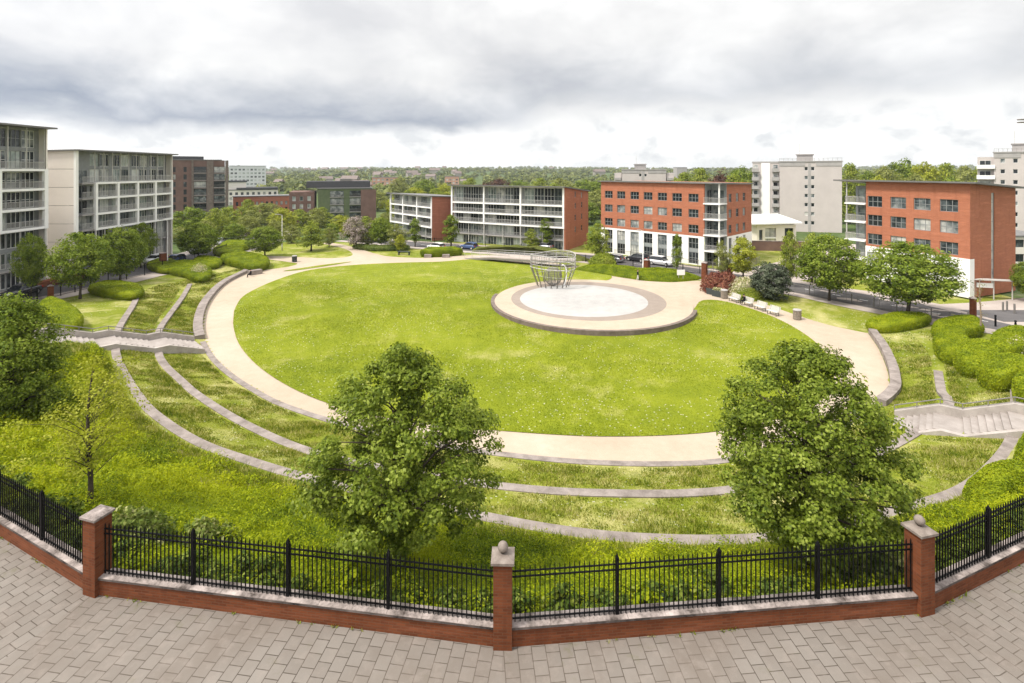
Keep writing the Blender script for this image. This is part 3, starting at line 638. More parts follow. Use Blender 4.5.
# ------------------------------------------------------------------ foliage
def unit(v): return v / np.maximum(np.linalg.norm(v, axis=1)[:, None], 1e-9)
def leaves(pos, nrm, size, aspect=0.62):
    """bent diamond leaves: returns verts, quads"""
    n = len(pos); t = unit(np.cross(nrm, rs.normal(size=(n, 3)))); b = np.cross(nrm, t); s = size[:, None]
    v = np.stack([pos - t * s * .5, pos + b * s * aspect * .5 + nrm * s * .10, pos + t * s * .5 - nrm * s * .06, pos - b * s * aspect * .5 + nrm * s * .10], 1).reshape(-1, 3)
    return v, np.arange(4 * n).reshape(n, 4)
def crown_pts(h0, h1, rad, prof, n_cl, per, cl_r, fill=0.55, lop=0.16, droop=0.35, seed=1):
    """clumps of leaves on the boughs of a crown; prof maps 0..1 (bottom..top) to 0..1 of the radius"""
    r_ = np.random.RandomState(seed); cs = []
    ph = r_.uniform(0, 6.28, 6)
    us = np.linspace(0, 1, 60); wts = np.array([prof(u) for u in us]) + 0.05; wts /= wts.sum()
    k = 0
    while len(cs) < n_cl:
        u = float(r_.choice(us, p=wts)) + r_.uniform(-.01, .01); a = k * 2.39996 + r_.uniform(-.5, .5); k += 1
        lobes = 1 + lop * (math.sin(3 * a + ph[0] + 4 * u) * .6 + math.sin(5 * a + ph[1] - 7 * u) * .5 + math.sin(2 * a + ph[2]) * .4)
        rr = rad * prof(min(max(u, 0), 1)) * lobes * (fill + (1 - fill) * r_.uniform() ** 0.6) * (1.0 if r_.uniform() > .28 else r_.uniform(.2, .9))
        rr = max(rr - cl_r * 0.35, 0.0)
        cs.append((rr * math.cos(a), rr * math.sin(a), h0 + (h1 - h0) * u))
    cs = np.array(cs); N_ = n_cl * per
    d = unit(r_.normal(size=(N_, 3))); rad_ = np.repeat(cl_r * r_.uniform(.65, 1.25, n_cl), per) * r_.uniform(.15, 1, N_) ** 0.5
    d2 = d.copy(); d2[:, 2] *= 0.62
    pos = np.repeat(cs, per, 0) + d2 * rad_[:, None]
    out = unit(np.c_[pos[:, :2], np.zeros(N_)] + 1e-6)
    nrm = unit(d * .55 + out * .35 + np.array([0, 0, .75]) + r_.normal(size=(N_, 3)) * .45)
    pos[:, 2] -= droop * rad_ * r_.uniform(0, 1, N_) * 0.5
    return cs, pos, nrm
def make_tree(name, label, cat, height, base, rad, prof, n_cl, per, cl_r, leaf, mat, bark='bark', trunk_r=0.14, seed=1, fill=0.55, lop=0.16, limbs=26, group=None, limb_k=1.0):
    t = thing(name, label, cat, (0, 0, 0), 0, group); r_ = np.random.RandomState(seed + 50)
    cs, pos, nrm = crown_pts(base, height - cl_r * .5, rad, prof, n_cl, per, cl_r, fill, lop, seed=seed)
    v, f = leaves(pos, nrm, leaf * r_.uniform(.6, 1.3, len(pos)))
    m = MB(); top = base + (height - base) * 0.82
    lean = r_.uniform(-.12, .12, 2)
    axis_ = lambda z: Vector((lean[0] * (z / height) ** 2 * 2 + .05 * math.sin(z * 1.3), lean[1] * (z / height) ** 2 * 2 + .05 * math.cos(z * 1.1) - .05, z))
    zs = np.linspace(0, top, 9); m.tube([axis_(z) - Vector((0, 0, .15)) * (z == 0) for z in zs], [trunk_r * (1.35 if i == 0 else 1) * (1 - .86 * z / top) + .012 for i, z in enumerate(zs)], 8)
    pick = r_.permutation(len(cs))[:limbs]
    for k in pick:
        c = Vector(cs[k]); z0 = max(base * 0.75, min(top * .95, c.z - (0.35 + .5 * Vector((c.x, c.y)).length))); a = axis_(z0)
        mid = a.lerp(c, .5) + Vector((0, 0, .10 * (c - a).length)); r0 = trunk_r * (.42 * (1 - z0 / height) + .10) * limb_k
        m.tube([a, a.lerp(mid, .55), mid, c], [r0, r0 * .8, r0 * .55, r0 * .2], 5)
    m.build('trunk', bark, t, smooth=True)
    link('crown', mesh_np('crown', v, f, MATS[mat]), t); return t
def put(t, x, y, rz=0.0, s=1.0, sz=None, z=None):
    t.location = (x, y, (Tz(x, y) if z is None else z) - 0.03); t.rotation_euler = (0, 0, rz); t.scale = (s, s, s if sz is None else sz); return t
egg = lambda u: (1 - abs((u - .36) / .66) ** 2.1) ** .6 if -.3 < u < 1.02 and abs((u - .36) / .66) < 1 else 0.12
cone = lambda u: float(np.interp(u, [0, .05, .17, .3, .5, .65, .78, .9, 1.0], [.45, .55, .84, 1.0, .97, .85, .66, .38, .12]))
round_top = lambda u: float(np.interp(u, [0, .05, .15, .3, .5, .7, .84, .94, 1.0], [.45, .58, .80, 1.0, .98, .86, .68, .45, .2]))
ball = lambda u: max(.08, (1 - abs(2 * u - .92) ** 2.3 / 1.1) ** .55 if abs(2 * u - .92) < 1.02 else .08)
column = lambda u: max(.1, (1 - abs(2 * u - .9) ** 3 / 1.2) ** .6 if abs(2 * u - .9) < 1.05 else .1)

# --- the foreground trees
t = make_tree('lime_tree', 'leafy green tree with a pointed crown standing behind the railing left of the middle pillar', 'tree', 7.5, 1.4, 3.1, cone, 285, 180, .45, .115, 'leaf_lime', seed=11, limbs=60, trunk_r=.15, fill=.45, lop=.13)
put(t, -3.6, 16.5, 0.4)
t = make_tree('lime_tree', 'big round dense green tree standing behind the railing left of the right ball-topped pillar', 'tree', 7.7, 1.3, 2.95, round_top, 350, 175, .46, .115, 'leaf_lime', seed=23, limbs=60, trunk_r=.16, fill=.6, lop=.06)
put(t, 9.65, 16.8, 2.6)
t = make_tree('lime_tree', 'broad leafy tree cut by the left edge of the photo, beside the ground cover bank', 'tree', 6.4, .3, 2.45, egg, 240, 130, .58, .15, 'leaf_mid', seed=31, limbs=40, trunk_r=.15, fill=.6)
put(t, -26.6, 27.2, 2.0)
g = G(90, 509)
t = make_tree('young_sapling', 'thin young sapling with sparse yellow green leaves on the ground cover bank', 'sapling', 5.9, 1.6, 2.0, ball, 110, 48, .44, .095, 'leaf_yellow', seed=6, limbs=48, trunk_r=.085, fill=.2, lop=.35, limb_k=.55)
put(t, g[0], g[1], 0)

# --- prototypes of the park and street trees, copied round the park
def proto(fn):
    made = []
    def place(x, y, h, wd, label, group=None, rz=0.0, name=None):
        if made: t = copy_tree(made[0][0])
        else: t = fn()
        if not made: made.append((t, t['h0'], t['w0']))
        t['label'] = label
        if group: t['group'] = group
        s = wd / made[0][2]; put(t, x, y, rz, s, h / made[0][1]); return t
    return place
def mk(name, h, base, r, prof, n, per, clr, leaf, mat, seed, **k):
    def fn():
        t = make_tree(name, 'tree', 'tree', h, base, r, prof, n, per, clr, leaf, mat, seed=seed, **k); t['h0'] = h; t['w0'] = 2 * r + clr; return t
    return proto(fn)
street = mk('lime_tree', 8.5, 2.2, 3.6, round_top, 230, 60, .78, .26, 'leaf_mid', 3, limbs=26, lop=.1, fill=.65)
round_ = mk('round_tree', 7.5, 1.7, 3.5, round_top, 240, 60, .75, .26, 'leaf_mid', 8, limbs=20, lop=.05, fill=.75)
fresh = mk('maple_tree', 7.0, 1.6, 2.6, egg, 90, 60, .75, .26, 'leaf_fresh', 13, limbs=20)
yellow = mk('yellow_maple', 6.5, 1.3, 2.4, ball, 90, 60, .72, .26, 'leaf_yellow', 17, limbs=26, lop=.25, fill=.4)
pale = mk('birch_tree', 7.5, 1.2, 2.6, ball, 90, 60, .75, .24, 'leaf_pale', 19, limbs=22, bark='bark_pale')
slim = mk('hornbeam_tree', 7.0, 1.3, 1.6, column, 70, 60, .65, .25, 'leaf_mid', 27, limbs=16)
dark = mk('holm_oak', 5.5, .3, 3.0, ball, 150, 70, .7, .26, 'leaf_dark', 29, limbs=16)
blossom = mk('cherry_tree', 7.0, 1.3, 3.2, ball, 90, 60, .8, .28, 'leaf_blossom', 37, limbs=24, lop=.25)
copper = mk('copper_beech', 10, 1.5, 4.2, ball, 90, 50, 1.3, .5, 'leaf_copper', 39, limbs=12)
wood_a = mk('woodland_tree', 11, 1.2, 4.6, ball, 110, 50, 1.25, .50, 'leaf_mid', 41, limbs=12)
wood_b = mk('woodland_tree', 11, 1.2, 4.6, egg, 110, 50, 1.25, .50, 'leaf_fresh', 43, limbs=12)
wood_c = mk('woodland_tree', 11, 1.2, 4.6, ball, 110, 50, 1.25, .50, 'leaf_pale', 47, limbs=12)
wood_d = mk('woodland_tree', 11, 1.2, 4.6, ball, 110, 50, 1.25, .50, 'leaf_yellow', 49, limbs=12)
def at(fn, px, base, top, w_px, label, group=None, rz=0.0, d=None):
    """a tree that stands where its foot is seen, as tall and wide as it looks"""
    if d is None: g_ = G(px, base)
    else: g_ = ((px - 512) * d / F, d, Tz((px - 512) * d / F, d))
    ztop = H - (top - Y0) * g_[1] / F; return fn(g_[0], g_[1], ztop - g_[2], w_px * g_[1] / F, label, group, rz)
at(street, 31, 284, 231, 31, 'young tree with a thin trunk in front of the left glazed flats', None, 1.0, 62)
at(street, 80, 299, 230, 64, 'spreading green tree on the left lawn in front of the cream gable wall', None, 2.2)
at(round_, 120, 284, 225, 50, 'round green tree beside the left clipped hedge in front of the white framed flats', None, .3)
at(street, 141, 268, 221, 30, 'tree half hidden behind the round tree in front of the white framed flats', None, 4.0)
at(round_, 198, 261, 221, 42, 'round tree standing behind the mounded hedges where the left street bends', None, 1.9)
at(round_, 265, 257, 225, 38, 'dark green tree with crown down to the grass behind the wedge hedge on the left', None, 3.2)
at(fresh, 311, 251, 220, 34, 'tree with a dark trunk alone on the small grass island between the paths', None, .9)
at(pale, 329, 247, 226, 18, 'small pale tree beside the path that climbs away to the back', None, .4)
at(pale, 397, 250, 222, 28, 'light green tree in front of the small red and white flats', None, 2.4)
at(pale, 368, 248, 221, 26, 'pale leaning tree beside the blossom in the middle distance', None, 2.9)
at(yellow, 400, 253, 233, 13, 'tiny yellow sapling by the dark bench on the far grass', None, .4)
at(slim, 415, 247, 217, 14, 'slim dark tree against the white frames of the small flats', None, .4)
at(slim, 451, 248, 213, 19, 'slim columnar tree at the left post of the long framed flats', None, 1.4)
at(fresh, 531, 250, 228, 19, 'small bright tree before the glazed ground floor of the long framed flats', None, 1.4)
at(slim, 547, 249, 216, 18, 'slim dark tree near the right end of the long framed flats', None, 3.0)
at(fresh, 598, 262, 222, 32, 'leafy tree between the brick gable and the white and orange flats', None, 2.2)
at(blossom, 356, 249, 214, 34, 'tree in pink and white blossom beyond the gravel path', None, 1.0)
at(round_, 381, 249, 216, 26, 'dark green round tree right of the pink blossom', None, 2.0)
at(yellow, 743, 280, 235, 34, 'bright yellow green tree behind the red shrub and planters', None, 1.0)
at(dark, 771, 299, 259, 46, 'low dark evergreen tree behind the white benches', None, .5)
at(fresh, 790, 287, 229, 24, 'thin fresh green street tree in front of the pale tower', None, 2.1)
at(fresh, 812, 283, 231, 28, 'fresh green street tree partly behind the round tree near the pale tower', None, 5.1)
at(pale, 722, 278, 238, 18, 'sparse pale sapling in front of the white roofed pavilion', None, .8)
at(round_, 829, 301, 232, 66, 'perfectly round green tree on the grass right of the benches', None, .2)
at(street, 908, 318, 239, 100, 'large spreading green tree in front of the orange block on the right', None, 1.1)
at(slim, 677, 274, 232, 12, 'thin staked sapling with yellowish leaves by the white notice board', None, 1.0)
at(street, 1030, 303, 259, 34, 'green tree cut by the right edge of the photo beyond the shelter', None, 2.0)
g = G(980, 336)
t = make_tree('bare_sapling', 'nearly bare young tree with a reddish stem on the right hedge mound', 'sapling', 6.2, 2.2, .9, ball, 16, 7, .4, .11, 'leaf_pale', 'bark_pale', .09, seed=63, limbs=16, fill=.3); put(t, g[0], g[1])

# --- trees of the further distance
WG = 'trees in the wooded gardens behind the left lawn'
WLb = 'leafy tree in the wooded gardens between the brown tower and the green clad block'
q = [(190, 240, 205, 40, 135), (228, 240, 207, 40, 140), (246, 244, 214, 30, 125), (262, 230, 202, 34, 165), (282, 236, 207, 34, 150), (300, 236, 209, 30, 160), (316, 234, 207, 26, 160), (234, 248, 222, 26, 118), (215, 246, 208, 30, 128), (274, 240, 219, 26, 128), (292, 245, 224, 22, 120), (340, 236, 214, 24, 150), (248, 225, 199, 26, 190), (270, 224, 202, 24, 200), (300, 226, 206, 24, 190), (322, 230, 207, 26, 175), (180, 246, 226, 24, 118), (205, 250, 219, 24, 120), (350, 240, 224, 24, 135), (366, 236, 216, 24, 150), (385, 230, 212, 26, 165), (332, 243, 222, 18, 128)]
kinds = [wood_a, wood_b, wood_c, wood_b, wood_c, wood_d, wood_c]
for i, (px, b, tp, wd, d) in enumerate(q): at(kinds[(i * 3) % 7], px, b, tp, wd, WLb, WG, i * 1.7, d)
q = [(585, 200, 40, 190), (600, 188, 44, 210), (618, 192, 40, 200), (575, 186, 40, 230), (683, 172, 36, 190), (700, 168, 40, 205), (722, 170, 36, 195), (742, 164, 40, 200), (760, 168, 40, 215), (705, 178, 44, 160), (675, 176, 30, 220), (735, 174, 40, 170), (630, 182, 40, 240), (650, 180, 40, 235)]
for i, (px, tp, wd, d) in enumerate(q): at((kinds[(i * 2) % 7] if i != 6 else copper), px, 0, tp, wd, 'leafy tree rising behind the roof of the white and orange flats', 'trees behind the white and orange flats', i * 1.3, d)
q = [(850, 163, 36, 190), (868, 168, 30, 205), (885, 164, 40, 190), (905, 156, 44, 200), (925, 160, 40, 185), (945, 163, 44, 190), (965, 164, 40, 200), (985, 165, 40, 190), (840, 172, 30, 215), (915, 172, 44, 165), (950, 174, 40, 160), (880, 174, 40, 165), (1000, 176, 36, 170)]
for i, (px, tp, wd, d) in enumerate(q): at(([wood_b, wood_a, wood_c, wood_a, wood_d, wood_b, wood_c])[i % 7] if i != 99 else copper, px, 0, tp, wd, 'tree crown rising behind the roof of the orange block on the right', 'trees behind the right orange block', i * 1.1, d)
q = [(400, 176, 26, 330), (425, 178, 30, 300), (445, 182, 26, 260), (470, 178, 30, 300), (500, 177, 30, 320), (520, 179, 28, 330), (540, 178, 30, 300), (560, 177, 34, 290), (585, 178, 34, 280), (415, 186, 30, 240), (436, 188, 30, 230), (486, 181, 30, 270), (512, 183, 30, 260), (555, 183, 30, 250), (378, 190, 30, 250), (600, 178, 30, 300), (393, 197, 26, 190), (407, 190, 26, 210)]
for i, (px, tp, wd, d) in enumerate(q): at(([wood_c, wood_a, wood_d, wood_b, copper, wood_a, wood_b])[i % 7], px, 0, tp, wd, 'tree in the gardens behind the two framed blocks of flats', 'trees behind the framed flats', i * 2.1, d)

# --- hedges and shrub mounds
def scatter(v, f, dens, size, jit=.55, up=.35, lift=.02, aspect=.62, fluff=.08):
    v = np.asarray(v); tri = []
    for q_ in f:
        for k in range(1, len(q_) - 1): tri.append((q_[0], q_[k], q_[k + 1]))
    tri = np.array(tri); a, b, c = v[tri[:, 0]], v[tri[:, 1]], v[tri[:, 2]]; nn = np.cross(b - a, c - a); ar = np.linalg.norm(nn, axis=1) / 2
    n = int(ar.sum() * dens); pick = rs.choice(len(tri), n, p=ar / ar.sum()); r1, r2 = np.sqrt(rs.uniform(size=n)), rs.uniform(size=n)
    p = a[pick] * (1 - r1)[:, None] + b[pick] * (r1 * (1 - r2))[:, None] + c[pick] * (r1 * r2)[:, None]
    nr = unit(unit(nn[pick]) + np.array([0, 0, up]) + rs.normal(size=(n, 3)) * jit); p = p + unit(nn[pick]) * (rs.uniform(0, 1, n) ** 1.5 * fluff - .02)[:, None]
    return leaves(p, nr, size * rs.uniform(.6, 1.35, n), aspect)
def lump(x, y, s): return .5 * math.sin(x * s + 1.7 * math.sin(y * s * .7)) + .5 * math.sin(y * s * 1.3 + 1.1 * math.sin(x * s * .9 + 2))
def hedge_mesh(outline, h, mat, leaf, dens, lumps=.12, ls=1.6, square=.5, jit=.5, fluff=.08):
    o = np.asarray(outline)[:, :2]
    ar = np.sum(o[:, 0] * np.roll(o[:, 1], -1) - np.roll(o[:, 0], -1) * o[:, 1])
    if ar < 0: o = o[::-1]
    c = o.mean(0); n = len(o); sz = np.sqrt(abs(ar) / 2 / math.pi)
    prof = [(.09, -.15), (.065, .10), (.0, .42), (.008, .72), (.05, .92), (.15, 1.0), (.35, 1.02), (.6, 1.03), (.8, 1.05)]
    if square < .4: prof = [(0, -.15), (.02, .25), (.10, .50), (.22, .72), (.40, .90), (.60, 1.0), (.8, 1.04)]
    v, f = [], []
    for s, hz in prof:
        for p in o:
            q_ = p + (c - p) * s; z = Tz(q_[0], q_[1]) if s < .2 else float(T(np.array([q_[0]]), np.array([q_[1]]))[0])
            k = 1 + lumps * lump(q_[0], q_[1], ls) if hz > .3 else 1
            e = (p - c) / max(np.linalg.norm(p - c), .01) * lumps * .6 * lump(p[0] * 1.3 + 5, p[1] * 1.3, ls) * (1 if s < .15 else 0)
            v.append((q_[0] + e[0], q_[1] + e[1], z + h * hz * k))
    for r_ in range(len(prof) - 1):
        for k in range(n): f.append((r_ * n + k, r_ * n + (k + 1) % n, (r_ + 1) * n + (k + 1) % n, (r_ + 1) * n + k))
    v.append((c[0], c[1], Tz(*c) + h * 1.05)); last = (len(prof) - 1) * n
    for k in range(n): f.append((last + k, last + (k + 1) % n, len(v) - 1, len(v) - 1))
    lv, lf = scatter(v, [q_[:3] if q_[2] == q_[3] else q_ for q_ in f], dens, leaf, jit, fluff=fluff)
    V = np.vstack([np.array(v), lv]); Fc = np.vstack([np.array(f), lf + len(v)])
    # the closing fan is made of quads with a doubled corner: split it off as triangles would change k, so nudge instead
    return V, Fc
def hedge(pts, h, label, mat='leaf_hedge', leaf=.10, dens=140, cat='hedge', name='hedge', group='clipped hedges of the park', lumps=.12, square=.5, ls=1.6, world=False, n=5, jit=.6, fluff=.10):
    o = smooth_closed(pts if world else [G(*p)[:2] for p in pts], n)
    V, Fc = hedge_mesh(o, h, mat, leaf, dens * 1.9, lumps, ls, square, jit, fluff)
    tris = Fc[:, 2] == Fc[:, 3]
    vv = V; me = bpy.data.meshes.new(name); quads = Fc[~tris]; tr = Fc[tris][:, :3]
    me.vertices.add(len(vv)); me.vertices.foreach_set('co', vv.astype(np.float32).ravel())
    lp = np.r_[quads.ravel(), tr.ravel()].astype(np.int32); me.loops.add(len(lp)); me.loops.foreach_set('vertex_index', lp)
    me.polygons.add(len(quads) + len(tr))
    me.polygons.foreach_set('loop_start', np.r_[np.arange(len(quads)) * 4, len(quads) * 4 + np.arange(len(tr)) * 3].astype(np.int32))
    me.polygons.foreach_set('loop_total', np.r_[np.full(len(quads), 4), np.full(len(tr), 3)].astype(np.int32))
    me.update(calc_edges=True); me.validate(); me.materials.append(MATS[mat])
    return tag(link(name, me), label, cat, group)
def long_hedge(near, wd, h, label, **k):
    p = smooth_open([G(*q_)[:2] for q_ in near], 6); d = np.gradient(p, axis=0); d /= np.linalg.norm(d, axis=1)[:, None]; nn = np.c_[-d[:, 1], d[:, 0]]
    if nn[len(nn) // 2][1] < 0: nn = -nn
    segs = np.vstack([p, (p + nn * wd)[::-1]]); return hedge(segs, h, label, world=True, n=1, **k)
hedge([(88, 293), (110, 299), (133, 301), (144, 296), (132, 289), (105, 287)], 1.0, 'oval clipped hedge on the left lawn above the outer stone strip', lumps=.05)
hedge([(38, 316), (52, 329), (72, 334), (83, 328), (72, 316), (50, 306)], 1.2, 'clipped hedge at the head of the left steps beside the edge tree', lumps=.05)
hedge([(147, 268), (158, 274), (172, 274), (180, 268), (165, 262)], 1.0, 'back left lobe of the mounded hedges near the parked white car', lumps=.06)
hedge([(166, 273), (186, 279), (198, 284), (209, 282), (211, 274), (196, 266), (176, 266)], 1.1, 'large mounded hedge at the head of the inner stone strip', lumps=.06)
hedge([(220, 263), (238, 269), (254, 273), (267, 270), (268, 264), (252, 259), (236, 258)], 1.4, 'wedge shaped clipped hedge beside the far end of the raised kerb', lumps=.05)
hedge([(213, 255), (228, 259), (243, 256), (240, 251), (222, 250)], 1.3, 'rounded hedge behind the wedge shaped hedge on the left', lumps=.06)
hedge([(221, 250), (236, 252), (250, 250), (246, 246), (228, 246)], 1.4, 'farthest rounded hedge of the left mounds, below the street lamp', lumps=.06)
hedge([(194, 266), (212, 270), (222, 266), (214, 261), (198, 261)], 1.0, 'low hedge under the round tree at the left street bend', lumps=.06)
long_hedge([(420, 257), (432, 257.5), (446, 257), (463, 255.5)], 3.5, 1.5, 'bright yellow green clipped hedge before the long framed flats', lumps=.05)
long_hedge([(352, 249), (375, 251.5), (410, 250.5)], 2.0, 1.0, 'low dark hedge edging the far grass below the blossom', mat='leaf_shrub', lumps=.1)
long_hedge([(574, 270), (600, 274), (625, 278.5), (650, 281.5), (675, 282), (703, 279.5)], 4.6, 1.15, 'long low loose hedge along the back of the round plaza', lumps=.22, ls=1.1, mat='leaf_hedge', square=.3, leaf=.14, dens=110)
hedge([(866, 330), (880, 334), (905, 332), (930, 326), (922, 321), (890, 322)], 1.1, 'flat clipped hedge under the large spreading tree on the right', lumps=.05)
RH = [([(930, 336), (945, 344), (968, 342), (985, 334), (972, 324), (944, 326)], 1.1, 'topmost rounded hedge on the right mound, by the bare sapling'),
      ([(932, 352), (944, 366), (962, 366), (972, 356), (962, 346), (940, 345)], 1.4, 'leftmost rounded hedge of the right mound, beside the terrace grass'),
      ([(952, 368), (966, 380), (990, 378), (1004, 366), (986, 354), (962, 356)], 1.4, 'rounded hedge in the middle of the right mound, over the right steps'),
      ([(990, 352), (1004, 360), (1030, 356), (1044, 346), (1022, 336), (996, 340)], 1.1, 'rounded hedge by the roadside bollards at the right edge'),
      ([(976, 384), (992, 394), (1016, 392), (1032, 380), (1014, 368), (990, 372)], 1.4, 'rounded hedge right above the right steps'),
      ([(1012, 400), (1020, 412), (1044, 408), (1052, 392), (1030, 384)], 1.5, 'tall hedge lump cut by the right edge above the steps')]
for p, h_, lb in RH: 
    c_ = np.mean(p, 0); hedge([tuple(c_ + (np.array(q_) - c_) * .94) for q_ in p], h_ * 1.0, lb, lumps=.10, ls=1.2, square=.5, dens=190, leaf=.11)
hedge([(1016, 462), (1020, 470), (1050, 468), (1060, 445), (1032, 436)], 1.2, 'hedge lump right of the right steps at the photo edge', lumps=.18, square=.3, dens=300)
hedge([(964, 500), (980, 512), (1010, 506), (1034, 488), (1020, 474), (984, 482)], 1.1, 'rounded hedge lump over the outer stone strip below the right steps', lumps=.18, square=.3, dens=420, leaf=.085)
hedge([(704, 291), (716, 294), (730, 294), (735, 289), (730, 283), (712, 283)], 1.55, 'dark red leaved shrub behind the grey planters', 'leaf_red', .24, 60, 'shrub', 'red_shrub', None, .42, .3, 2.2, jit=.9, fluff=.6)
hedge([(728, 294), (738, 297.5), (752, 297), (758, 291), (750, 286), (736, 287)], 1.2, 'flowering shrub with cream and pink blooms beside the red shrub', 'leaf_flower', .2, 70, 'shrub', 'flowering_shrub', None, .42, .3, 2.2, jit=.9, fluff=.6)
hedge([(737, 299.5), (746, 301.5), (757, 301), (758, 297), (746, 296)], .9, 'low green shrub directly behind the first white bench', 'leaf_fresh', .14, 150, 'shrub', 'green_shrub', None, .25, .3, 1.5, jit=.9, fluff=.6)
long_hedge([(472, 252), (500, 252), (530, 253), (560, 257), (576, 262)], 3.0, 1.2, 'pale loose planting behind the curved ramp and steel sculpture', mat='leaf_pale', lumps=.3, name='shrub_bed', group=None, cat='shrub', square=.3)
hedge([(590, 267), (598, 269.5), (611, 269), (613, 264), (600, 262)], 1.5, 'bushy green shrub at the left end of the long low plaza hedge', 'leaf_fresh', .24, 60, 'shrub', 'green_shrub', None, .3, .3, 1.8, jit=.9, fluff=.6)
for lb, p, h_ in (('white flowering plant in front of the large mounded hedge', [(192, 277), (198, 280), (205, 279), (203, 275)], 1.3), ('white flowering bush on the right mound at the photo edge', [(1013, 354), (1018, 357), (1026, 355), (1021, 351)], 1.0)):
    hedge(p, h_, lb, 'leaf_flower', .12, 200, 'shrub', 'flowering_shrub', None, .3, .3, 2, jit=.9, fluff=.6)
# loose shrubs just inside the railing
for i, (px, py, w_, hh, lb) in enumerate([(136, 545, 1.0, .8, 'loose shrub with pale leaf tips just inside the railing, right of the flat-capped pillar'), (205, 548, .7, .7, 'small bright leafed shrub inside the railing right of the pale tipped shrub'), (880, 588, .9, .7, 'pale tipped shrub inside the railing left of the right ball-topped pillar')]):
    x, y, z = G(px, py); o = [(x + w_ * math.cos(a), y + w_ * .6 * math.sin(a)) for a in np.linspace(0, 2 * math.pi, 9)[:-1]]
    hedge(o, hh, lb, 'leaf_shrub', .15, 330, 'shrub', 'loose_shrub', None, .35, .3, 3.0, world=True, jit=1.0, fluff=.4)

# --- a row of low broad leaved shrubs just inside the railing
def shrub_proto(mat, seed):
    r_ = np.random.RandomState(seed); t = thing('railing_shrub', 'shrub', 'shrub'); cs, pos, nrm = crown_pts(.12, .85, .55, lambda u: float(np.interp(u, [0, .3, .7, 1], [.75, 1, .8, .3])), 34, 26, .17, .55, .25, seed=seed)
    v, f = leaves(pos, nrm, .125 * r_.uniform(.6, 1.35, len(pos)), .6); m = MB()
    for c in cs[::2]: m.tube([(0, 0, -.2), (c[0] * .5, c[1] * .5, c[2] * .55), tuple(c)], [.014, .01, .004], 4)
    m.build('stems', 'bark', t); link('foliage', mesh_np('foliage', v, f, MATS[mat]), t); return t
sp_ = [shrub_proto('leaf_row', 71), shrub_proto('leaf_row', 72), shrub_proto('leaf_cover', 73)]; used_ = set(); k = 0
for i in range(4):
    a, b = np.array(W[i]), np.array(W[i + 1]); d = b - a; L_ = np.linalg.norm(d); d /= L_; n_ = np.array([-d[1], d[0]]); u = .4
    while u < L_ - .3:
        for row in (0, 1):
            q = a + d * (u + row * .45) + n_ * (.62 + .75 * row + rs.uniform(-.12, .18))
            if abs(q[0]) > q[1] * 1.06 + 1: continue
            j = int(rs.choice([0, 1, 2], p=[.42, .38, .20])); o = copy_tree(sp_[j]) if j in used_ else sp_[j]; used_.add(j); s = rs.uniform(.75, 1.15)
            put(o, q[0], q[1], rs.uniform(0, 6), s, s * rs.uniform(.7, 1.1)); o['label'] = 'low broad leaved shrub in the double row just inside the iron railing'; o['group'] = 'shrubs along the inside of the railing'
        u += rs.uniform(.75, 1.05)
# --- ground cover on the bank, rough grass on the terraces, lawn blades
def band_points(n, lo, hi, a0, a1):
    ph = rs.uniform(a0, a1, n); rl = np.interp(ph, _ph, RG[lo[0]]) + lo[1]; rh = np.interp(ph, _ph, RG[hi[0]]) + hi[1]
    r = np.sqrt(rs.uniform(size=n) * (rh ** 2 - rl ** 2) + rl ** 2); a = np.radians(ph)
    x, y = CX + r * np.sin(a), CY - r * np.cos(a); k = (np.abs(x) < y * 1.06 + 1.5) & (y > 9); return x[k], y[k], ((r - rl) / np.maximum(rh - rl, .1))[k]
def lump_np(x, y, s): return .5 * np.sin(x * s + 1.7 * np.sin(y * s * .7)) + .5 * np.sin(y * s * 1.3 + 1.1 * np.sin(x * s * .9 + 2))
def cover_h(x, y, u): return (.20 + .08 * lump_np(x, y, 1.0) + .08 * np.abs(lump_np(x + 9, y, 2.6)) + .05 * lump_np(x, y + 4, 6.0)) * np.clip(np.minimum(u * 3.0, (1 - u) * 20), .03, 1)
def on_steps(x, y):
    k = np.zeros(len(x), bool)
    for ax, ay, ux, uy, L_, hw in STAIR:
        a, b = (x - ax) * ux + (y - ay) * uy, -(x - ax) * uy + (y - ay) * ux; k |= (a > -.3) & (a < L_ + .3) & (np.abs(b) < hw)
    return k
# the bed of the ground cover
PHc = np.arange(-62, 56, .25); uc = np.linspace(0, 1, 34)
rl, rh = np.interp(PHc, _ph, RG[2]) + .55, np.interp(PHc, _ph, RG[3]) - .30
Rg = rl[:, None] + (rh - rl)[:, None] * uc[None]; A = np.radians(PHc)[:, None]; X, Y = CX + Rg * np.sin(A), CY - Rg * np.cos(A)
Zc = T(X, Y) + cover_h(X, Y, np.broadcast_to(uc, X.shape)) - .06
Zc = np.where(on_steps(X.ravel(), Y.ravel()).reshape(X.shape), T(X, Y) - .2, Zc)
ii = np.arange(X.size).reshape(X.shape); fq = np.stack([ii[:-1, :-1], ii[1:, :-1], ii[1:, 1:], ii[:-1, 1:]], -1).reshape(-1, 4)
bedv = np.stack([X, Y, Zc], -1).reshape(-1, 3)
x, y, u = band_points(200000, (2, .5), (3, -.30), -62, 56)
k = ~on_steps(x, y); x, y, u = x[k], y[k], u[k]
z = T(x, y) + cover_h(x, y, u) + rs.uniform(-.09, .07, len(x)); n = len(x); dist = np.hypot(x, y)
nr = unit(np.c_[rs.normal(size=(n, 2)) * .75, np.full(n, .8)])
lv, lf = leaves(np.c_[x, y, z], nr, (.04 + .0021 * dist) * rs.uniform(.6, 1.4, n), .30)
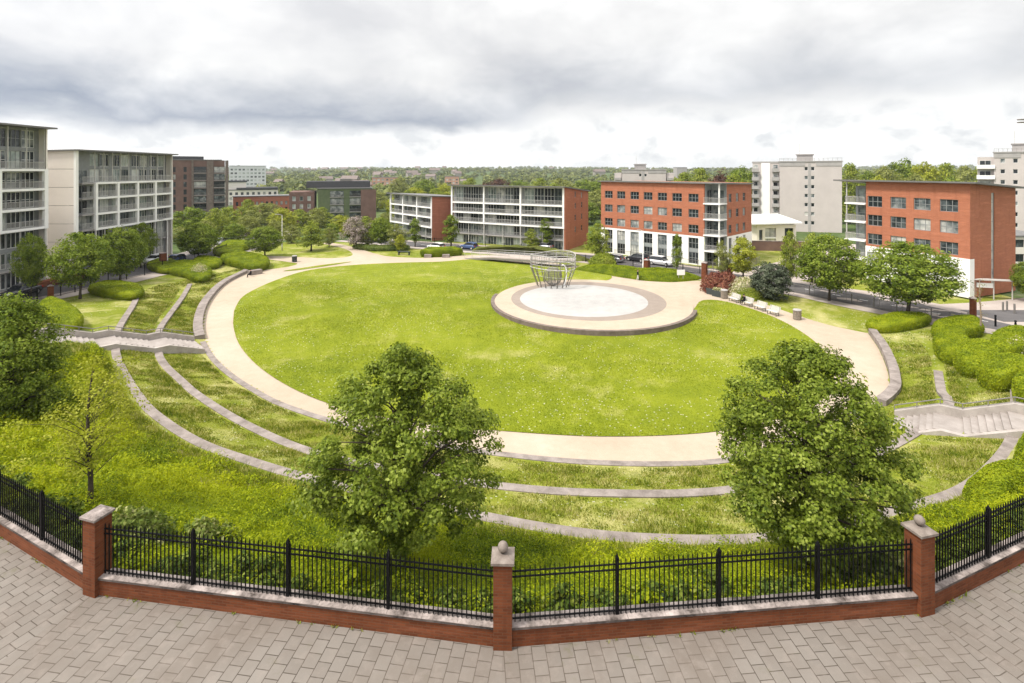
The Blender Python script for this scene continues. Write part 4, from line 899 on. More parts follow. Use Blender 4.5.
# the planting grows in low mounds that shoulder each other
mx, my, mu = band_points(2600, (2, 1.3), (3, -.75), -62, 56)
k = (rs.uniform(size=len(mx)) < np.clip((mu - .04) * 3.2, .06, 1)) & ~on_steps(mx, my); mx, my, mu = mx[k], my[k], mu[k]
keep = []
for i in range(len(mx)):
    if all((mx[i] - mx[q]) ** 2 + (my[i] - my[q]) ** 2 > .62 ** 2 for q in keep[-900:]): keep.append(i)
mx, my, mu = mx[keep], my[keep], mu[keep]; nm = len(mx); per = 620
mr = rs.uniform(.5, .95, nm); mh = rs.uniform(.42, .85, nm) * np.clip((1 - mu) * 8 + .6, .6, 1)
d3 = unit(rs.normal(size=(nm * per, 3))); d3[:, 2] = np.abs(d3[:, 2])
rad = rs.uniform(.80, 1.06, nm * per); R_, H_ = np.repeat(mr, per), np.repeat(mh, per)
wob = 1 + .16 * np.sin(5 * np.arctan2(d3[:, 1], d3[:, 0]) + np.repeat(rs.uniform(0, 6, nm), per) + 6 * d3[:, 2])
pp = np.c_[np.repeat(mx, per) + d3[:, 0] * R_ * rad * wob, np.repeat(my, per) + d3[:, 1] * R_ * rad * wob, d3[:, 2] * H_ * rad * wob]
pp[:, 2] += T(pp[:, 0], pp[:, 1]); dist = np.hypot(pp[:, 0], pp[:, 1])
ok = (np.hypot(pp[:, 0] - CX, pp[:, 1] - CY) < np.interp(phi_of(pp[:, 0], pp[:, 1]), _ph, RG[3]) - .27); pp, d3, dist = pp[ok], d3[ok], dist[ok]; n = len(pp)
lv2, lf2 = leaves(pp, unit(d3 * np.array([1, 1, 1.2]) + rs.normal(size=(n, 3)) * .42), (.045 + .0022 * dist) * rs.uniform(.6, 1.45, n), .34)
lf = np.vstack([lf, lf2 + len(lv)]); lv = np.vstack([lv, lv2])
me = mesh_np('ground_cover', np.vstack([bedv, lv]), np.vstack([fq, lf + len(bedv)]), MATS['leaf_cover'])
tag(link('ground_cover', me), 'dense yellow green ground cover plants on the sloping bank inside the railing', 'ground cover', None, 'stuff')
def blades(x, y, hgt, wid, zoff=0.0):
    n = len(x); z = T(x, y) + zoff; a = rs.uniform(0, 2 * math.pi, n); lean = rs.normal(size=(n, 2)) * .45 * hgt[:, None]
    c, s = np.cos(a) * wid, np.sin(a) * wid
    v = np.stack([np.c_[x - c, y - s, z - .02], np.c_[x + c, y + s, z - .02], np.c_[x + lean[:, 0] + c * .1, y + lean[:, 1] + s * .1, z + hgt], np.c_[x + lean[:, 0] - c * .1, y + lean[:, 1] - s * .1, z + hgt]], 1).reshape(-1, 3)
    return v, np.arange(4 * n).reshape(n, 4)
x, y, u = band_points(260000, (0, .8), (2, -.35), -114, 70)
ph_ = phi_of(x, y); k = rs.uniform(size=len(x)) < np.clip(np.minimum((ph_ + 114) / 45, (70 - ph_) / 30), 0, 1) * 1.1; x, y = x[k], y[k]
k = ~on_steps(x, y); x, y = x[k], y[k]
r = np.hypot(x - CX, y - CY); r1 = np.interp(phi_of(x, y), _ph, RG[1]); k = np.abs(r - r1) > .42; x, y = x[k], y[k]
dist = np.hypot(x, y); patch = np.clip(.55 + .5 * lump_np(x, y, .9) + .35 * lump_np(x, y, 2.7), .15, 1.4); hh = rs.uniform(.07, .22, len(x)) * patch
x3, y3, u3 = band_points(70000, (2, .75), (2, 4.5), -62, 50); k = (rs.uniform(size=len(x3)) < 1.15 - u3) & ~on_steps(x3, y3); x3, y3 = x3[k], y3[k]
x, y, hh = np.r_[x, x3], np.r_[y, y3], np.r_[hh, rs.uniform(.15, .34, len(x3))]; dist = np.hypot(x, y)
v, f = blades(x, y, hh, .010 + .00062 * dist)
tag(link('grass', mesh_np('grass', v, f, MATS['blade'])), 'rough tufted grass on the terraces between the stone strips', 'grass', None, 'stuff')
ol = px_outline(lawn_px, 5); n = 260000
d_ = 33 + 45 * rs.uniform(size=n) ** 1.5; x = rs.uniform(-34, 34, n); y = d_
ins = np.zeros(n, bool); j = len(ol) - 1
for i in range(len(ol)):
    a, b = ol[i], ol[j]; c = (a[1] > y) != (b[1] > y)
    with np.errstate(divide='ignore', invalid='ignore'): ins ^= c & (x < (b[0] - a[0]) * (y - a[1]) / (b[1] - a[1]) + a[0])
    j = i
ins &= np.hypot(x - pc[0], y - pc[1]) > PR + .15
x, y = x[ins], y[ins]; dist = np.hypot(x, y)
v, f = blades(x, y, rs.uniform(.03, .075, len(x)) * (1 + .5 * lump_np(x, y, .35)), .008 + .00045 * dist, .07)
tag(link('lawn_grass', mesh_np('lawn_grass', v, f, MATS['blade_lawn'])), 'short mown grass of the big round lawn', 'grass', None, 'stuff')

# --- far woodland over the hills (one mass), each crown a cluster of leaf sprays
n = 6500; d_ = 330 * (3500 / 330) ** rs.uniform(size=n); x = rs.uniform(-1.15, 1.15, n) * d_; y = d_
k = (lump_np(x, y, .012) + .5 * lump_np(x, y, .045) + rs.normal(size=n) * .5 > -.45); x, y = x[k], y[k]; n = len(x); per = 46
cr = rs.uniform(3.2, 6.2, n) * (1 + y / 2600); z = T(x, y)
d3 = unit(rs.normal(size=(n * per, 3))); d3[:, 2] = np.abs(d3[:, 2]) * 1.0
pos = np.repeat(np.c_[x, y, z + cr * .25], per, 0) + d3 * np.repeat(cr, per)[:, None] * rs.uniform(.55, 1.0, (n * per, 1)); 
lv, lf = leaves(pos, unit(d3 + rs.normal(size=d3.shape) * .35), np.repeat(cr, per) * rs.uniform(.45, .9, n * per), .8)
tag(link('far_woodland', mesh_np('far_woodland', lv, lf, MATS['wood_far'])), 'far woods covering the hills on the skyline', 'woodland', None, 'stuff')
# ------------------------------------------------------------------ buildings
_wm = {}
def win_meshes(w_, h_, nc, nr, fm, gm):
    k = (round(w_, 2), round(h_, 2), nc, nr, fm, gm)
    if k not in _wm:
        m = MB(); b = .07
        xs = np.linspace(0, w_, nc + 1)
        for i, x in enumerate(xs):
            a0 = 0 if i == 0 else (w_ - b if i == nc else x - b / 2); m.box(a0, a0 + b, 0, .09, 0, h_)
        zs = np.linspace(0, h_, nr + 1)
        for i, z in enumerate(zs):
            a0 = 0 if i == 0 else (h_ - b if i == nr else z - b / 2)
            for c in range(nc):
                l_ = xs[c] + (b if c == 0 else b / 2); r_ = xs[c + 1] - (b if c == nc - 1 else b / 2); m.box(l_, r_, .012, .078, a0, a0 + b)
        g = MB().box(.03, w_ - .03, .045, .06, .03, h_ - .03)
        _wm[k] = (m.mesh('window', MATS[fm]), g.mesh('pane', MATS[gm]))
    return _wm[k]
def window(par, x, y, z, w_, h_, nc=2, nr=2, rz=0.0, fm='frame_grey', gm='glass'):
    a, b = win_meshes(w_, h_, nc, nr, fm, gm); o = link('window', a, par, (x, y, z), rz); link('pane', b, o); return o
SIDES = {'front': lambda L, D: ((0, 0), (1, 0), (0, 1), L), 'right': lambda L, D: ((L, 0), (0, 1), (-1, 0), D), 'back': lambda L, D: ((L, D), (-1, 0), (0, -1), L), 'left': lambda L, D: ((0, D), (0, -1), (1, 0), D)}
ROT = {'front': 0.0, 'right': math.pi / 2, 'back': math.pi, 'left': -math.pi / 2}
def wall_mb(L, D, z0, z1, ops=None, rev=.2, only=None, cap=True, slope=None):
    """four walls with real openings and reveals"""
    m = MB(); ops = ops or {}
    for s in (only or SIDES):
        o, d, inn, ln = SIDES[s](L, D); op = ops.get(s, [])
        xs = sorted({0.0, ln, *[q for w_ in op for q in w_[:2]]}); zs = sorted({z0, z1, *[q for w_ in op for q in w_[2:]]})
        def pt(x, z, k=0): return (o[0] + d[0] * x + inn[0] * k, o[1] + d[1] * x + inn[1] * k, z)
        for i in range(len(xs) - 1):
            for j in range(len(zs) - 1):
                cx_, cz = (xs[i] + xs[i + 1]) / 2, (zs[j] + zs[j + 1]) / 2
                if any(w_[0] < cx_ < w_[1] and w_[2] < cz < w_[3] for w_ in op): continue
                m.add([pt(xs[i], zs[j]), pt(xs[i + 1], zs[j]), pt(xs[i + 1], zs[j + 1]), pt(xs[i], zs[j + 1])], [(0, 1, 2, 3)])
        for a, b, c, e in op:
            for (p, q, r_, t_) in (((a, c), (b, c), 0, 0), ((b, c), (b, e), 0, 0), ((b, e), (a, e), 0, 0), ((a, e), (a, c), 0, 0)):
                m.add([pt(*p), pt(*q), pt(*q, rev), pt(*p, rev)], [(3, 2, 1, 0)])
    if cap: m.add([(0, 0, z1), (L, 0, z1), (L, D, z1), (0, D, z1)], [(0, 1, 2, 3)])
    return m
def put_windows(par, L, D, ops, nc, nr, rev=.12, fm='frame_grey', gm='glass'):
    for s, lst in ops.items():
        o, d, inn, ln = SIDES[s](L, D)
        for a, b, c, e in lst:
            n_c = nc(b - a) if callable(nc) else nc; n_r = nr(e - c) if callable(nr) else nr
            window(par, o[0] + d[0] * a + inn[0] * rev, o[1] + d[1] * a + inn[1] * rev, c, b - a, e - c, n_c, n_r, ROT[s], fm, gm)
_rl = {}
def railing_mesh(L, h=1.0, mat='steel', glass=False):
    k = (round(L, 2), h, mat)
    if k not in _rl:
        m = MB(); m.box(0, L, -.025, .025, h - .05, h); m.box(0, L, -.02, .02, .08, .12); n = max(2, int(L / .16))
        for i in range(n + 1): m.box(i * (L - .03) / n, i * (L - .03) / n + .03, -.013, .013, .12, h - .05)
        _rl[k] = m.mesh('balcony_railing', MATS[mat])
    return _rl[k]
def rail(par, x, y, z, L, rz=0.0, h=1.0, mat='steel'): return link('balcony_railing', railing_mesh(L, h, mat), par, (x, y, z), rz)
def slab_roof(par, x0, x1, y0, y1, zf, zb, th, mat, name='roof', zl=0.0):
    m = MB(); zb = zf + (zb - zf) * ((y1 - y0) / max(y1 - y0 - 1.0, 1)); v = [(x0, y0, zf), (x1, y0, zf + zl), (x1, y1, zb + zl), (x0, y1, zb)]
    m.add([(a, b, c) for a, b, c in v] + [(a, b, c + th) for a, b, c in v], [(0, 3, 2, 1), (4, 5, 6, 7), (0, 1, 5, 4), (1, 2, 6, 5), (2, 3, 7, 6), (3, 0, 4, 7)])
    return m.build(name, mat, par)
def origin(Lp, Rp):
    d = np.array(Rp) - np.array(Lp); return math.atan2(d[1], d[0]), float(np.hypot(*d))

def framed_flats(name, label, Lp, Rp, D, zg, levels, bays, top_h, wall, end_mat, frame='white', gallery=1.3, roof_over=1.0, endwin=(), sub=2, post=.38, roof='roof_grey', back_slope=-1.2, tall_top=1, gm='glass'):
    """flats behind a white concrete frame: levels = heights of the slabs (bottom to top), bays = x of the frame posts"""
    ang, L = origin(Lp, Rp); t = thing(name, label, 'block of flats', (Lp[0], Lp[1], zg), ang, 'blocks of flats round the park')
    lv = [z - zg for z in levels]; top = lv[-1] + top_h; g = gallery
    ops = []; z_all = [0.3] + lv; 
    rows = []
    nsub = max(1, round((lv[0] - 0.2) / 3.0)); hb = lv[0] / nsub
    for k in range(nsub): rows.append((k * hb + .25, (k + 1) * hb - .35, True))
    for a, b in zip(lv[:-1], lv[1:]): rows.append((a + .2, b - .3, False))
    for k in range(tall_top): rows.append((lv[-1] + top_h * k / tall_top + .2, lv[-1] + top_h * (k + 1) / tall_top - .3, False))
    cells = []
    for a, b in zip(bays[:-1], bays[1:]):
        n = max(1, round((b - a) / 2.3)); st = (b - a - .5) / n
        for k in range(n): cells.append((a + .25 + k * st + .05, a + .25 + (k + 1) * st - .05))
    fr_ops = [(c[0], c[1], r_[0], r_[1]) for r_ in rows for c in cells]
    w_ = wall_mb(L, D - g, 0, top, {'front': fr_ops}, .2, only=('front', 'back', 'left')); 
    slope = lambda y, z: z + back_slope * max(0, y) / D if z > top - .1 else z
    for i, q in enumerate(w_.v): w_.v[i] = (q[0], q[1] + g, slope(q[1] + g, q[2]))
    w_.build('wall', wall, t)
    for c in cells:
        for r_ in rows: window(t, c[0], g + .1, r_[0], c[1] - c[0], r_[1] - r_[0], 3, 2 if r_[1] - r_[0] > 2.2 else 1, 0, 'frame_white' if rs.uniform() > .2 else 'frame_grey', gm if rs.uniform() > .35 else 'glass_pale')
    e_ops = [(g_, g_ + .75, z_, z_ + 1.25) for g_, z_ in endwin]
    e = wall_mb(L, D, 0, top - .02, {'right': e_ops}, .15, only=('right',), cap=False); e.add([(L, .0, 0), (L - .25, 0, 0), (L - .25, 0, top - .02), (L, 0, top - .02)], [(0, 1, 2, 3)])
    for i, q in enumerate(e.v): e.v[i] = (q[0] + .012, q[1] + .05, slope(q[1], q[2]))
    e.build('gable_wall', end_mat, t)
    for a, b, c, d_ in e_ops: window(t, L - .08, a + .05, c, b - a, d_ - c, 1, 2, math.pi / 2)
    m = MB()
    for x in bays: m.box(x - post / 2, x + post / 2, -.12, .30, lv[0] - .18, lv[-1] + (top_h if tall_top == 1 else .12))
    for z in lv: m.box(bays[0] + post / 2, bays[-1] - post / 2, -.08, .24, z - .16, z + .16) if len(bays) < 3 else [m.box(a + post / 2, b - post / 2, -.08, .24, z - .16, z + .16) for a, b in zip(bays[:-1], bays[1:])]
    if tall_top == 1:
        for a, b in zip(bays[:-1], bays[1:]): m.box(a + post / 2, b - post / 2, -.08, .24, top - .2, top)
    m.build('white_frame', frame, t)
    for z in lv:
        MB().box(bays[0] - .1, bays[-1] + .1, .245, g - .003, z - .12, z + .06).build('balcony_slab', 'concrete', t)
    for i, z in enumerate(lv):
        for a, b in zip(bays[:-1], bays[1:]): rail(t, a + post / 2, .06, z + .17, b - a - post, 0, .95)
    m = MB()
    for x in bays: m.tube([(x, .1, 0), (x, .1, lv[0] - .18)], .14, 8)
    for a, b in zip(bays[:-1], bays[1:]): m.tube([((a + b) / 2, .5, 0), ((a + b) / 2, .5, lv[0] - .14)], .09, 8)
    m.build('ground_columns', 'steel', t)
    if tall_top > 1:
        m = MB()
        for x in np.linspace(bays[0], bays[-1], len(bays) * 2 + 1): m.tube([(x, .25, lv[-1] + .1), (x, .25, top)], .07, 6)
        m.build('roof_posts', 'steel', t)
    if hb * nsub > 4.5: rail(t, bays[0], .9, hb, bays[-1] - bays[0], 0, 1.0); MB().box(bays[0], bays[-1], .6, g - .003, hb - .15, hb - .01).build('balcony_slab', 'concrete', t)
    slab_roof(t, -.5, L + .35, -roof_over, D + .4, top + .01, top + .01 + back_slope, .22, roof)
    return t, L, top
# left street: two white framed blocks (the facades run along the street)
t, L, top = framed_flats('glazed_flats', 'tall white framed block of glazed flats cut by the left edge of the photo', (-66, 45), (-66, 72.8), 13, -4.6, [3.4, 6.1, 8.8, 11.5], [1.4, 7.8, 14.4, 20.9, 27.5], 5.8, 'recess', 'cream', roof_over=1.1, tall_top=2, post=.55, back_slope=-.3, gm='glass')
m = MB(); m.tube([(18, 3, top), (18, 3, top + 4.2)], .06, 6); m.tube([(17.6, 3, top + 3.4), (18.4, 3, top + 3.4)], .03, 5); m.build('antenna', 'steel', t)
# second block: its near end wall is a cream gable seen beside the facade
framed = framed_flats('white_framed_flats', 'white framed block of flats with a cream gable wall on the left street', (-66, 77.3), (-66, 99.6), 15, -4.9, [2.1, 4.5, 7.0, 9.4], [4.0, 8.5, 13.0, 17.5, 22.0], 5.0, 'recess', 'cream', roof_over=.9, tall_top=2, post=.42, back_slope=-.3, gm='glass')
t, L, top = framed
m = MB()
for k in range(7):
    z0, z1 = top * k / 7 + .02, top * (k + 1) / 7 - .03; m.box(-.14, -.005, 0.02, 15, z0, z1)
m.box(-.10, -.006, 0.02, 14.9, 0, top); m2 = MB()
for k in range(7): m2.box(-.16, -.005, .03, 14.95, top * k / 7 + .03, top * (k + 1) / 7 - .03)
m2.build('gable_panels', 'cream', t)
MB().box(-.2, .25, -.35, .015, 0, top).build('gable_trim', 'white', t)
for z in (9.4 + 4.9, 7.0 + 4.9, 4.5 + 4.9, 2.1 + 4.9):
    MB().box(1.5, 4.0, .1, 1.29, z - .12, z + .06).build('balcony_slab', 'concrete', t); rail(t, 1.6, .15, z + .07, 2.3)
for k in range(5): window(t, .35, 1.2, 2.4 * k + 4.8, 1.0, 2.0, 1, 2, 0, 'frame_grey', 'glass_dark'); window(t, 1.7, 1.2, 2.4 * k + 4.8, 2.0, 2.0, 2, 1, 0, 'frame_grey', 'glass')
# the long framed block and the small one in the middle distance
zg4 = -6.2
framed_flats('framed_flats', 'long five storey block of flats with white frame and orange brick gable', (-14.6, 122.5), (11.2, 108), 13.5, zg4, [-0.75, 1.55, 3.85], [.25, 9.3, 18.9, 29.2], 4.0, 'recess', 'brick_orange', endwin=[(5.2, 4.0), (5.2, 6.6), (5.2, 9.2), (5.2, 11.7), (9.0, 4.0), (9.0, 6.6), (9.0, 9.2), (9.0, 11.4)], back_slope=-1.3)
framed_flats('framed_flats', 'shorter white framed block of flats with plain red brick gable in the middle distance', (-33.3, 140), (-19.4, 124), 11, -7.6, [-2.5, -.1, 2.3], [.2, 7.0, 14.2, 21.0], 2.8, 'recess', 'brick_red', back_slope=-.6)

# the orange and white block at the middle right
Lp, Kp = (18.6, 107.0), (36.2, 89.2); ang, L = origin(Lp, Kp); zg = -5.75; D = 14.5
t = thing('corner_flats', 'orange brick block of flats on a white base with corner balconies', 'block of flats', (Lp[0], Lp[1], zg), ang, 'blocks of flats round the park')
def along(px, A=Lp, d=(.703, -.711)): r_ = (px - 512) / 512; return (r_ * A[1] - A[0]) / (d[0] - r_ * d[1])
cols = [along(p) for p in (608.7, 621.1, 634.6, 648, 662.3, 677, 693.4)]
rows3 = [5.85, 8.65, 11.45]; zt = 14.8
cut = L - 2.75                                             # the corner bay is open
f_up = [(c - .95, c + .95, z, z + 1.5) for c in cols for z in rows3]
s_cols = [4.4, 7.6, 10.8]; r_up = [(c - .65, c + .65, z, z + 1.5) for c in s_cols for z in rows3]
up = wall_mb(cut, D, 5.35, zt, {'front': f_up}, .2, only=('front', 'left', 'back')); up.build('upper_wall', 'brick_orange', t)
up2 = MB()
w_ = wall_mb(L, D, 5.35, zt, {'right': [(a, b, c, e) for a, b, c, e in r_up]}, .2, only=('right',), cap=False)
# the side wall starts behind the open corner
w_ = wall_mb(L, D - 2.9, 5.35, zt, {'right': [(a - 2.9, b - 2.9, c, e) for a, b, c, e in r_up]}, .2, only=('right', 'back'), cap=False)
w_.v = [(x, y + 2.9, z) for x, y, z in w_.v]; w_.add([(cut, 2.9, zt), (L, 2.9, zt), (L, D, zt), (cut, D, zt)], [(0, 1, 2, 3)]); w_.build('side_wall', 'brick_orange', t)
put_windows(t, L, D, {'front': f_up, 'right': r_up}, lambda w_: 3 if w_ > 1.5 else 2, 2)
f_lo = [(c - .95, c + .95, .3, 5.0) for c in cols]; r_lo = [(c - .65, c + .65, .3, 5.0) for c in s_cols]
b = wall_mb(cut, D, 0, 5.35, {'front': f_lo}, .25, only=('front', 'left'), cap=False); b.v = [(x, y - .04, z) for x, y, z in b.v]
b.build('white_base', 'white', t)
b = wall_mb(L, D - 2.9, 0, 5.35, {'right': [(a - 2.9, c - 2.9, z0, z1) for a, c, z0, z1 in r_lo]}, .25, only=('right',), cap=False); b.v = [(x + .04, y + 2.9, z) for x, y, z in b.v]; b.build('white_base', 'white', t)
put_windows(t, L, D, {'front': [(a, b_, .3, 2.4) for a, b_, *_ in f_lo] + [(a, b_, 3.05, 5.0) for a, b_, *_ in f_lo], 'right': [(a, b_, .3, 2.4) for a, b_, *_ in r_lo] + [(a, b_, 3.05, 5.0) for a, b_, *_ in r_lo]}, lambda w_: 3 if w_ > 1.5 else 2, 2, .14)
for a, b_, *_ in f_lo: MB().box(a, b_, .13, .2, 2.42, 3.03).build('spandrel_panel', 'panel_grey', t)
m = MB(); m.box(cut, cut + .12, .2, 2.9, 0, zt); m.box(cut + .12, L - .02, 2.78, 2.9, 0, zt); m.build('balcony_back_wall', 'panel_grey', t)
for k in range(5):
    z = .15 + 2.8 * k
    window(t, cut + .4, 2.66, z + .1, 2.0, 2.2, 2, 2); window(t, cut + .16, 2.4, z + .1, 1.9, 2.2, 2, 2, -math.pi / 2)
    if k: MB().box(cut - .15, L + .15, -.25, 2.77, z - .2, z).build('balcony_slab', 'white', t); rail(t, cut - .1, -.15, z + .01, L - cut + .2); rail(t, L + .1, -.1, z + .01, 2.9, math.pi / 2)
MB().tube([(L - .15, .1, 0), (L - .15, .1, zt)], .14, 8).build('corner_post', 'white', t)
slab_roof(t, -.5, L + .5, -.5, D + .5, zt + .01, zt - .3, .25, 'roof_grey')

# the orange block on the right
Rp = np.array((59.5, 66.5)); dv = np.array((-.387, .922)); L = 16.2; Lp = Rp + dv * L; ang, L = origin(Lp, Rp); zg = -5.15; D = 10.9
t = thing('orange_flats', 'orange brick block of flats with thin overhanging roof and stair window slot at right', 'block of flats', (Lp[0], Lp[1], zg), ang, 'blocks of flats round the park')
sx = [L - s for s in (11.9, 8.64, 5.55, 2.35)]; rows = [5.35, 8.2, 11.05]; zt = 14.9; cut = 3.0
f_up = [(x - 1.05, x + 1.05, z, z + 1.65) for x in sx for z in rows]; slot = [(4.9, 5.7, .8, 13.6)]
up = wall_mb(L - cut, D, 0, zt, {'front': [(a - cut, b - cut, c, e) for a, b, c, e in f_up], 'right': slot}, .2, only=('front', 'right', 'back', 'left')); up.v = [(x + cut, y, z - (.78 * max(0, y) / D if z > zt - .1 else 0)) for x, y, z in up.v]
up.build('brick_wall', 'brick_orange', t)
put_windows(t, L, D, {'front': f_up}, 3, 2); put_windows(t, L, D, {'right': slot}, 1, 10, .1)
m = MB(); f_lo = [(x - 1.05, x + 1.05, 2.4, 4.2) for x in sx]
w_ = wall_mb(L - cut + .04, D, 0, 5.05, {'front': [(a - cut, b - cut, c, e) for a, b, c, e in f_lo]}, .12, only=('front',), cap=False); w_.v = [(x + cut, y - .13, z) for x, y, z in w_.v]
q = len(w_.v); w_.add([(cut, -.13, 5.05), (L + .04, -.13, 5.05), (L + .04, -.005, 5.05), (cut, -.005, 5.05)], [(0, 1, 2, 3)]); w_.add([(L + .04, -.13, 0), (L + .04, .9, 0), (L + .04, .9, 5.05), (L + .04, -.13, 5.05)], [(0, 1, 2, 3)])
w_.build('white_base', 'white', t); put_windows(t, L, D, {'front': f_lo}, 3, 2, -.06)
m = MB(); m.box(0, cut - .01, 2.2, D, 0, zt - .8); m.build('balcony_back_wall', 'panel_grey', t)
for k in range(5):
    z = .1 + 2.85 * k; window(t, .4, 2.08, z + .1, 2.2, 2.3, 2, 2, 0, 'frame_grey', 'glass_pale')
    if k: MB().box(-.15, cut - .02, -.3, 2.19, z - .2, z).build('balcony_slab', 'white', t); rail(t, -.1, -.2, z + .01, cut); rail(t, -.08, 2.1, z + .01, 2.2, -math.pi / 2)
m = MB(); m.box(.0, .14, -.14, .0, 0, zt); m.build('corner_post', 'steel', t)
slab_roof(t, -1.6, L + 1.0, -.9, D + .9, zt + .02, zt - .75, .22, 'roof_grey')

# ---------- towers and blocks behind
def grid_ops(x0, x1, n, w_, zs, h_): return [(x - w_ / 2, x + w_ / 2, z, z + h_) for x in np.linspace(x0, x1, n) for z in zs]
def block(name, label, px0, px1, d, y_top, zg, D, mat, ang_deg=None, front=None, right=None, left=None, fm='frame_grey', gm='glass', nc=2, nr=1, roof='roof_grey', cat='building', group='buildings behind the park', parapet=.0):
    x0, x1 = (px0 - 512) * d / F, (px1 - 512) * d / F; zt = H - (y_top - Y0) * d / F
    if ang_deg is None: ang_deg = -math.degrees(math.atan2((x0 + x1) / 2, d))
    a_ = R(ang_deg); r1 = (px1 - 512) / F; L = (r1 * d - x0) / (math.cos(a_) - r1 * math.sin(a_))
    t = thing(name, label, cat, (x0, d, zg), R(ang_deg), group); h_ = zt - zg; ops = {}
    if front: ops['front'] = front(L, h_)
    if right: ops['right'] = right(D, h_)
    if left: ops['left'] = left(D, h_)
    wall_mb(L, D, 0, h_, ops).build('wall', mat, t); put_windows(t, L, D, ops, nc, nr, .1, fm, gm)
    m = MB(); m.box(-.25, L + .25, -.25, D + .25, h_ + .004, h_ + .3); m.build('roof', roof, t)
    return t, L, h_
def tower(label, px0, px1, d, y_top, zg, D, cols, px_bal=None, ang=None, hatch=True):
    fl = 2.7
    fr = lambda L, h_: [(L * c - .45, L * c + .45, h_ - 2.6 - fl * k, h_ - 1.5 - fl * k) for c in cols for k in range(int((h_ - 3) / fl))]
    t, L, h_ = block('tower_block', label, px0, px1, d, y_top, zg, D, 'pinkgrey', ang, fr, None, None, 'frame_white', 'glass', 1, 1, 'concrete', 'tower block', 'pale concrete tower blocks behind the park')
    if len(cols) == 2: MB().box(L * cols[0] + .5, L * cols[1] - .5, -.06, -.003, 1, h_ - .5).build('centre_panel', 'concrete', t)
    m = MB(); m.box(-.1, L * .42, -.12, -.004, h_ - 1.25, h_ - .1); m.box(L * .60, L + .1, -.12, -.004, h_ - 1.25, h_ - .1); m.build('parapet_band', 'concrete', t)
    m = MB(); n = 14
    for k in range(n + 1): m.bar((L * k / n, .1, h_ + .3), (L * k / n, .1, h_ + 1.1), .06)
    m.bar((0, .1, h_ + 1.1), (L, .1, h_ + 1.1), .07); m.bar((0, .1, h_ + .75), (L, .1, h_ + .75), .05); m.build('roof_railing', 'steel_dark', t)
    m = MB(); m.box(L * .28, L * .55, D * .3, D * .7, h_ + .3, h_ + 2.2); m.box(L * .26, L * .57, D * .28, D * .72, h_ + 2.21, h_ + 2.5); m.build('plant_room', 'concrete', t)
    MB().tube([(L * .32, D * .5, h_ + 2.5), (L * .32, D * .5, h_ + 6)], .07, 5).build('antenna', 'steel', t)
    return t, L, h_
t, L, h_ = tower('large pale concrete tower block between the white and orange flats and the orange block', 779.5, 842, 157, 162, -9, 16, (.44, .545))
for s, xo in ((0, -7.6),):                                                    # the balcony wing on its left flank
    fl = 2.7; m = MB().box(xo, -.004, 1.2, 13, 0, h_ - .3); m.build('wing', 'pinkgrey', t); nf = int((h_ - 2) / fl)
    for k in range(nf):
        z = h_ - 2.9 - fl * k
        for a, b in ((xo - .1, xo + 1.9), (-2.1, -.1)):
            MB().box(a, b, -.2, 1.19, z - .15, z).build('balcony_slab', 'concrete', t); MB().box(a, b, -.2, -.1, z + .004, z + .95).build('balcony_front', 'concrete', t); window(t, a + .3, 1.07, z + .1, 1.3, 2.0, 1, 1, 0, 'frame_white', 'glass')
    MB().box(xo + 2.5, -2.7, 1.05, 1.19, 0, h_ - .3).build('white_panel', 'white', t); MB().box(xo - .2, 0, 1.1, 13.2, h_ - .295, h_ + .2).build('wing_roof', 'concrete', t)
t, L, h_ = tower('pale concrete tower block whose top rises behind the white and orange flats', 622, 666, 205, 170, -9, 15, (.42, .54))
for a in (-3.0, L + .2):
    m = MB().box(a, a + 2.8, .6, 12, 0, h_ - 1.2); m.build('wing', 'pinkgrey', t)
    for k in range(7): MB().box(a + .2, a + 2.6, -.4, .59, h_ - 4 - 2.7 * k, h_ - 3.05 - 2.7 * k).build('balcony_front', 'concrete', t)
t, L, h_ = tower('cream tower block cut by the right edge behind the orange block', 994, 1060, 132, 153, -7, 14, (.14, .34, .56, .78))
m = MB().box(-3.2, -.004, .8, 10, 0, h_ - 1.0); m.build('wing', 'pinkgrey', t)
for k in range(8): z = h_ - 4 - 2.7 * k; MB().box(-3.3, .2, -.4, .79, z - .15, z).build('balcony_slab', 'concrete', t); MB().box(-3.3, .2, -.4, -.3, z + .003, z + .95).build('balcony_front', 'white', t); window(t, -2.8, .68, z + .2, 2.2, 1.9, 2, 1, 0, 'frame_white', 'glass')
# pavilion with a white roof
x0, d0 = (757 - 512) * 118 / F, 118; t = thing('pavilion', 'low cream building with a flat white roof in front of the pale tower', 'building', (x0, d0, -7.3), 0)
ops = {'front': [(.5, 1.3, 2.6, 5.0), (1.9, 4.4, .6, 5.4), (6.4, 8.4, 2.4, 5.4)]}
wall_mb(9, 9, 0, 6.2, ops, .5).build('wall', 'cream', t); put_windows(t, 9, 9, ops, 2, 2, .3, 'frame_dark', 'glass'); MB().box(1.9, 4.4, .02, .25, 3.0, 3.3).build('balcony_slab', 'white', t); rail(t, 1.9, .0, 3.31, 2.5)
slab_roof(t, -1.5, 9.9, -1.0, 10, 6.25, 7.2, .3, 'roof_white', zl=.3)
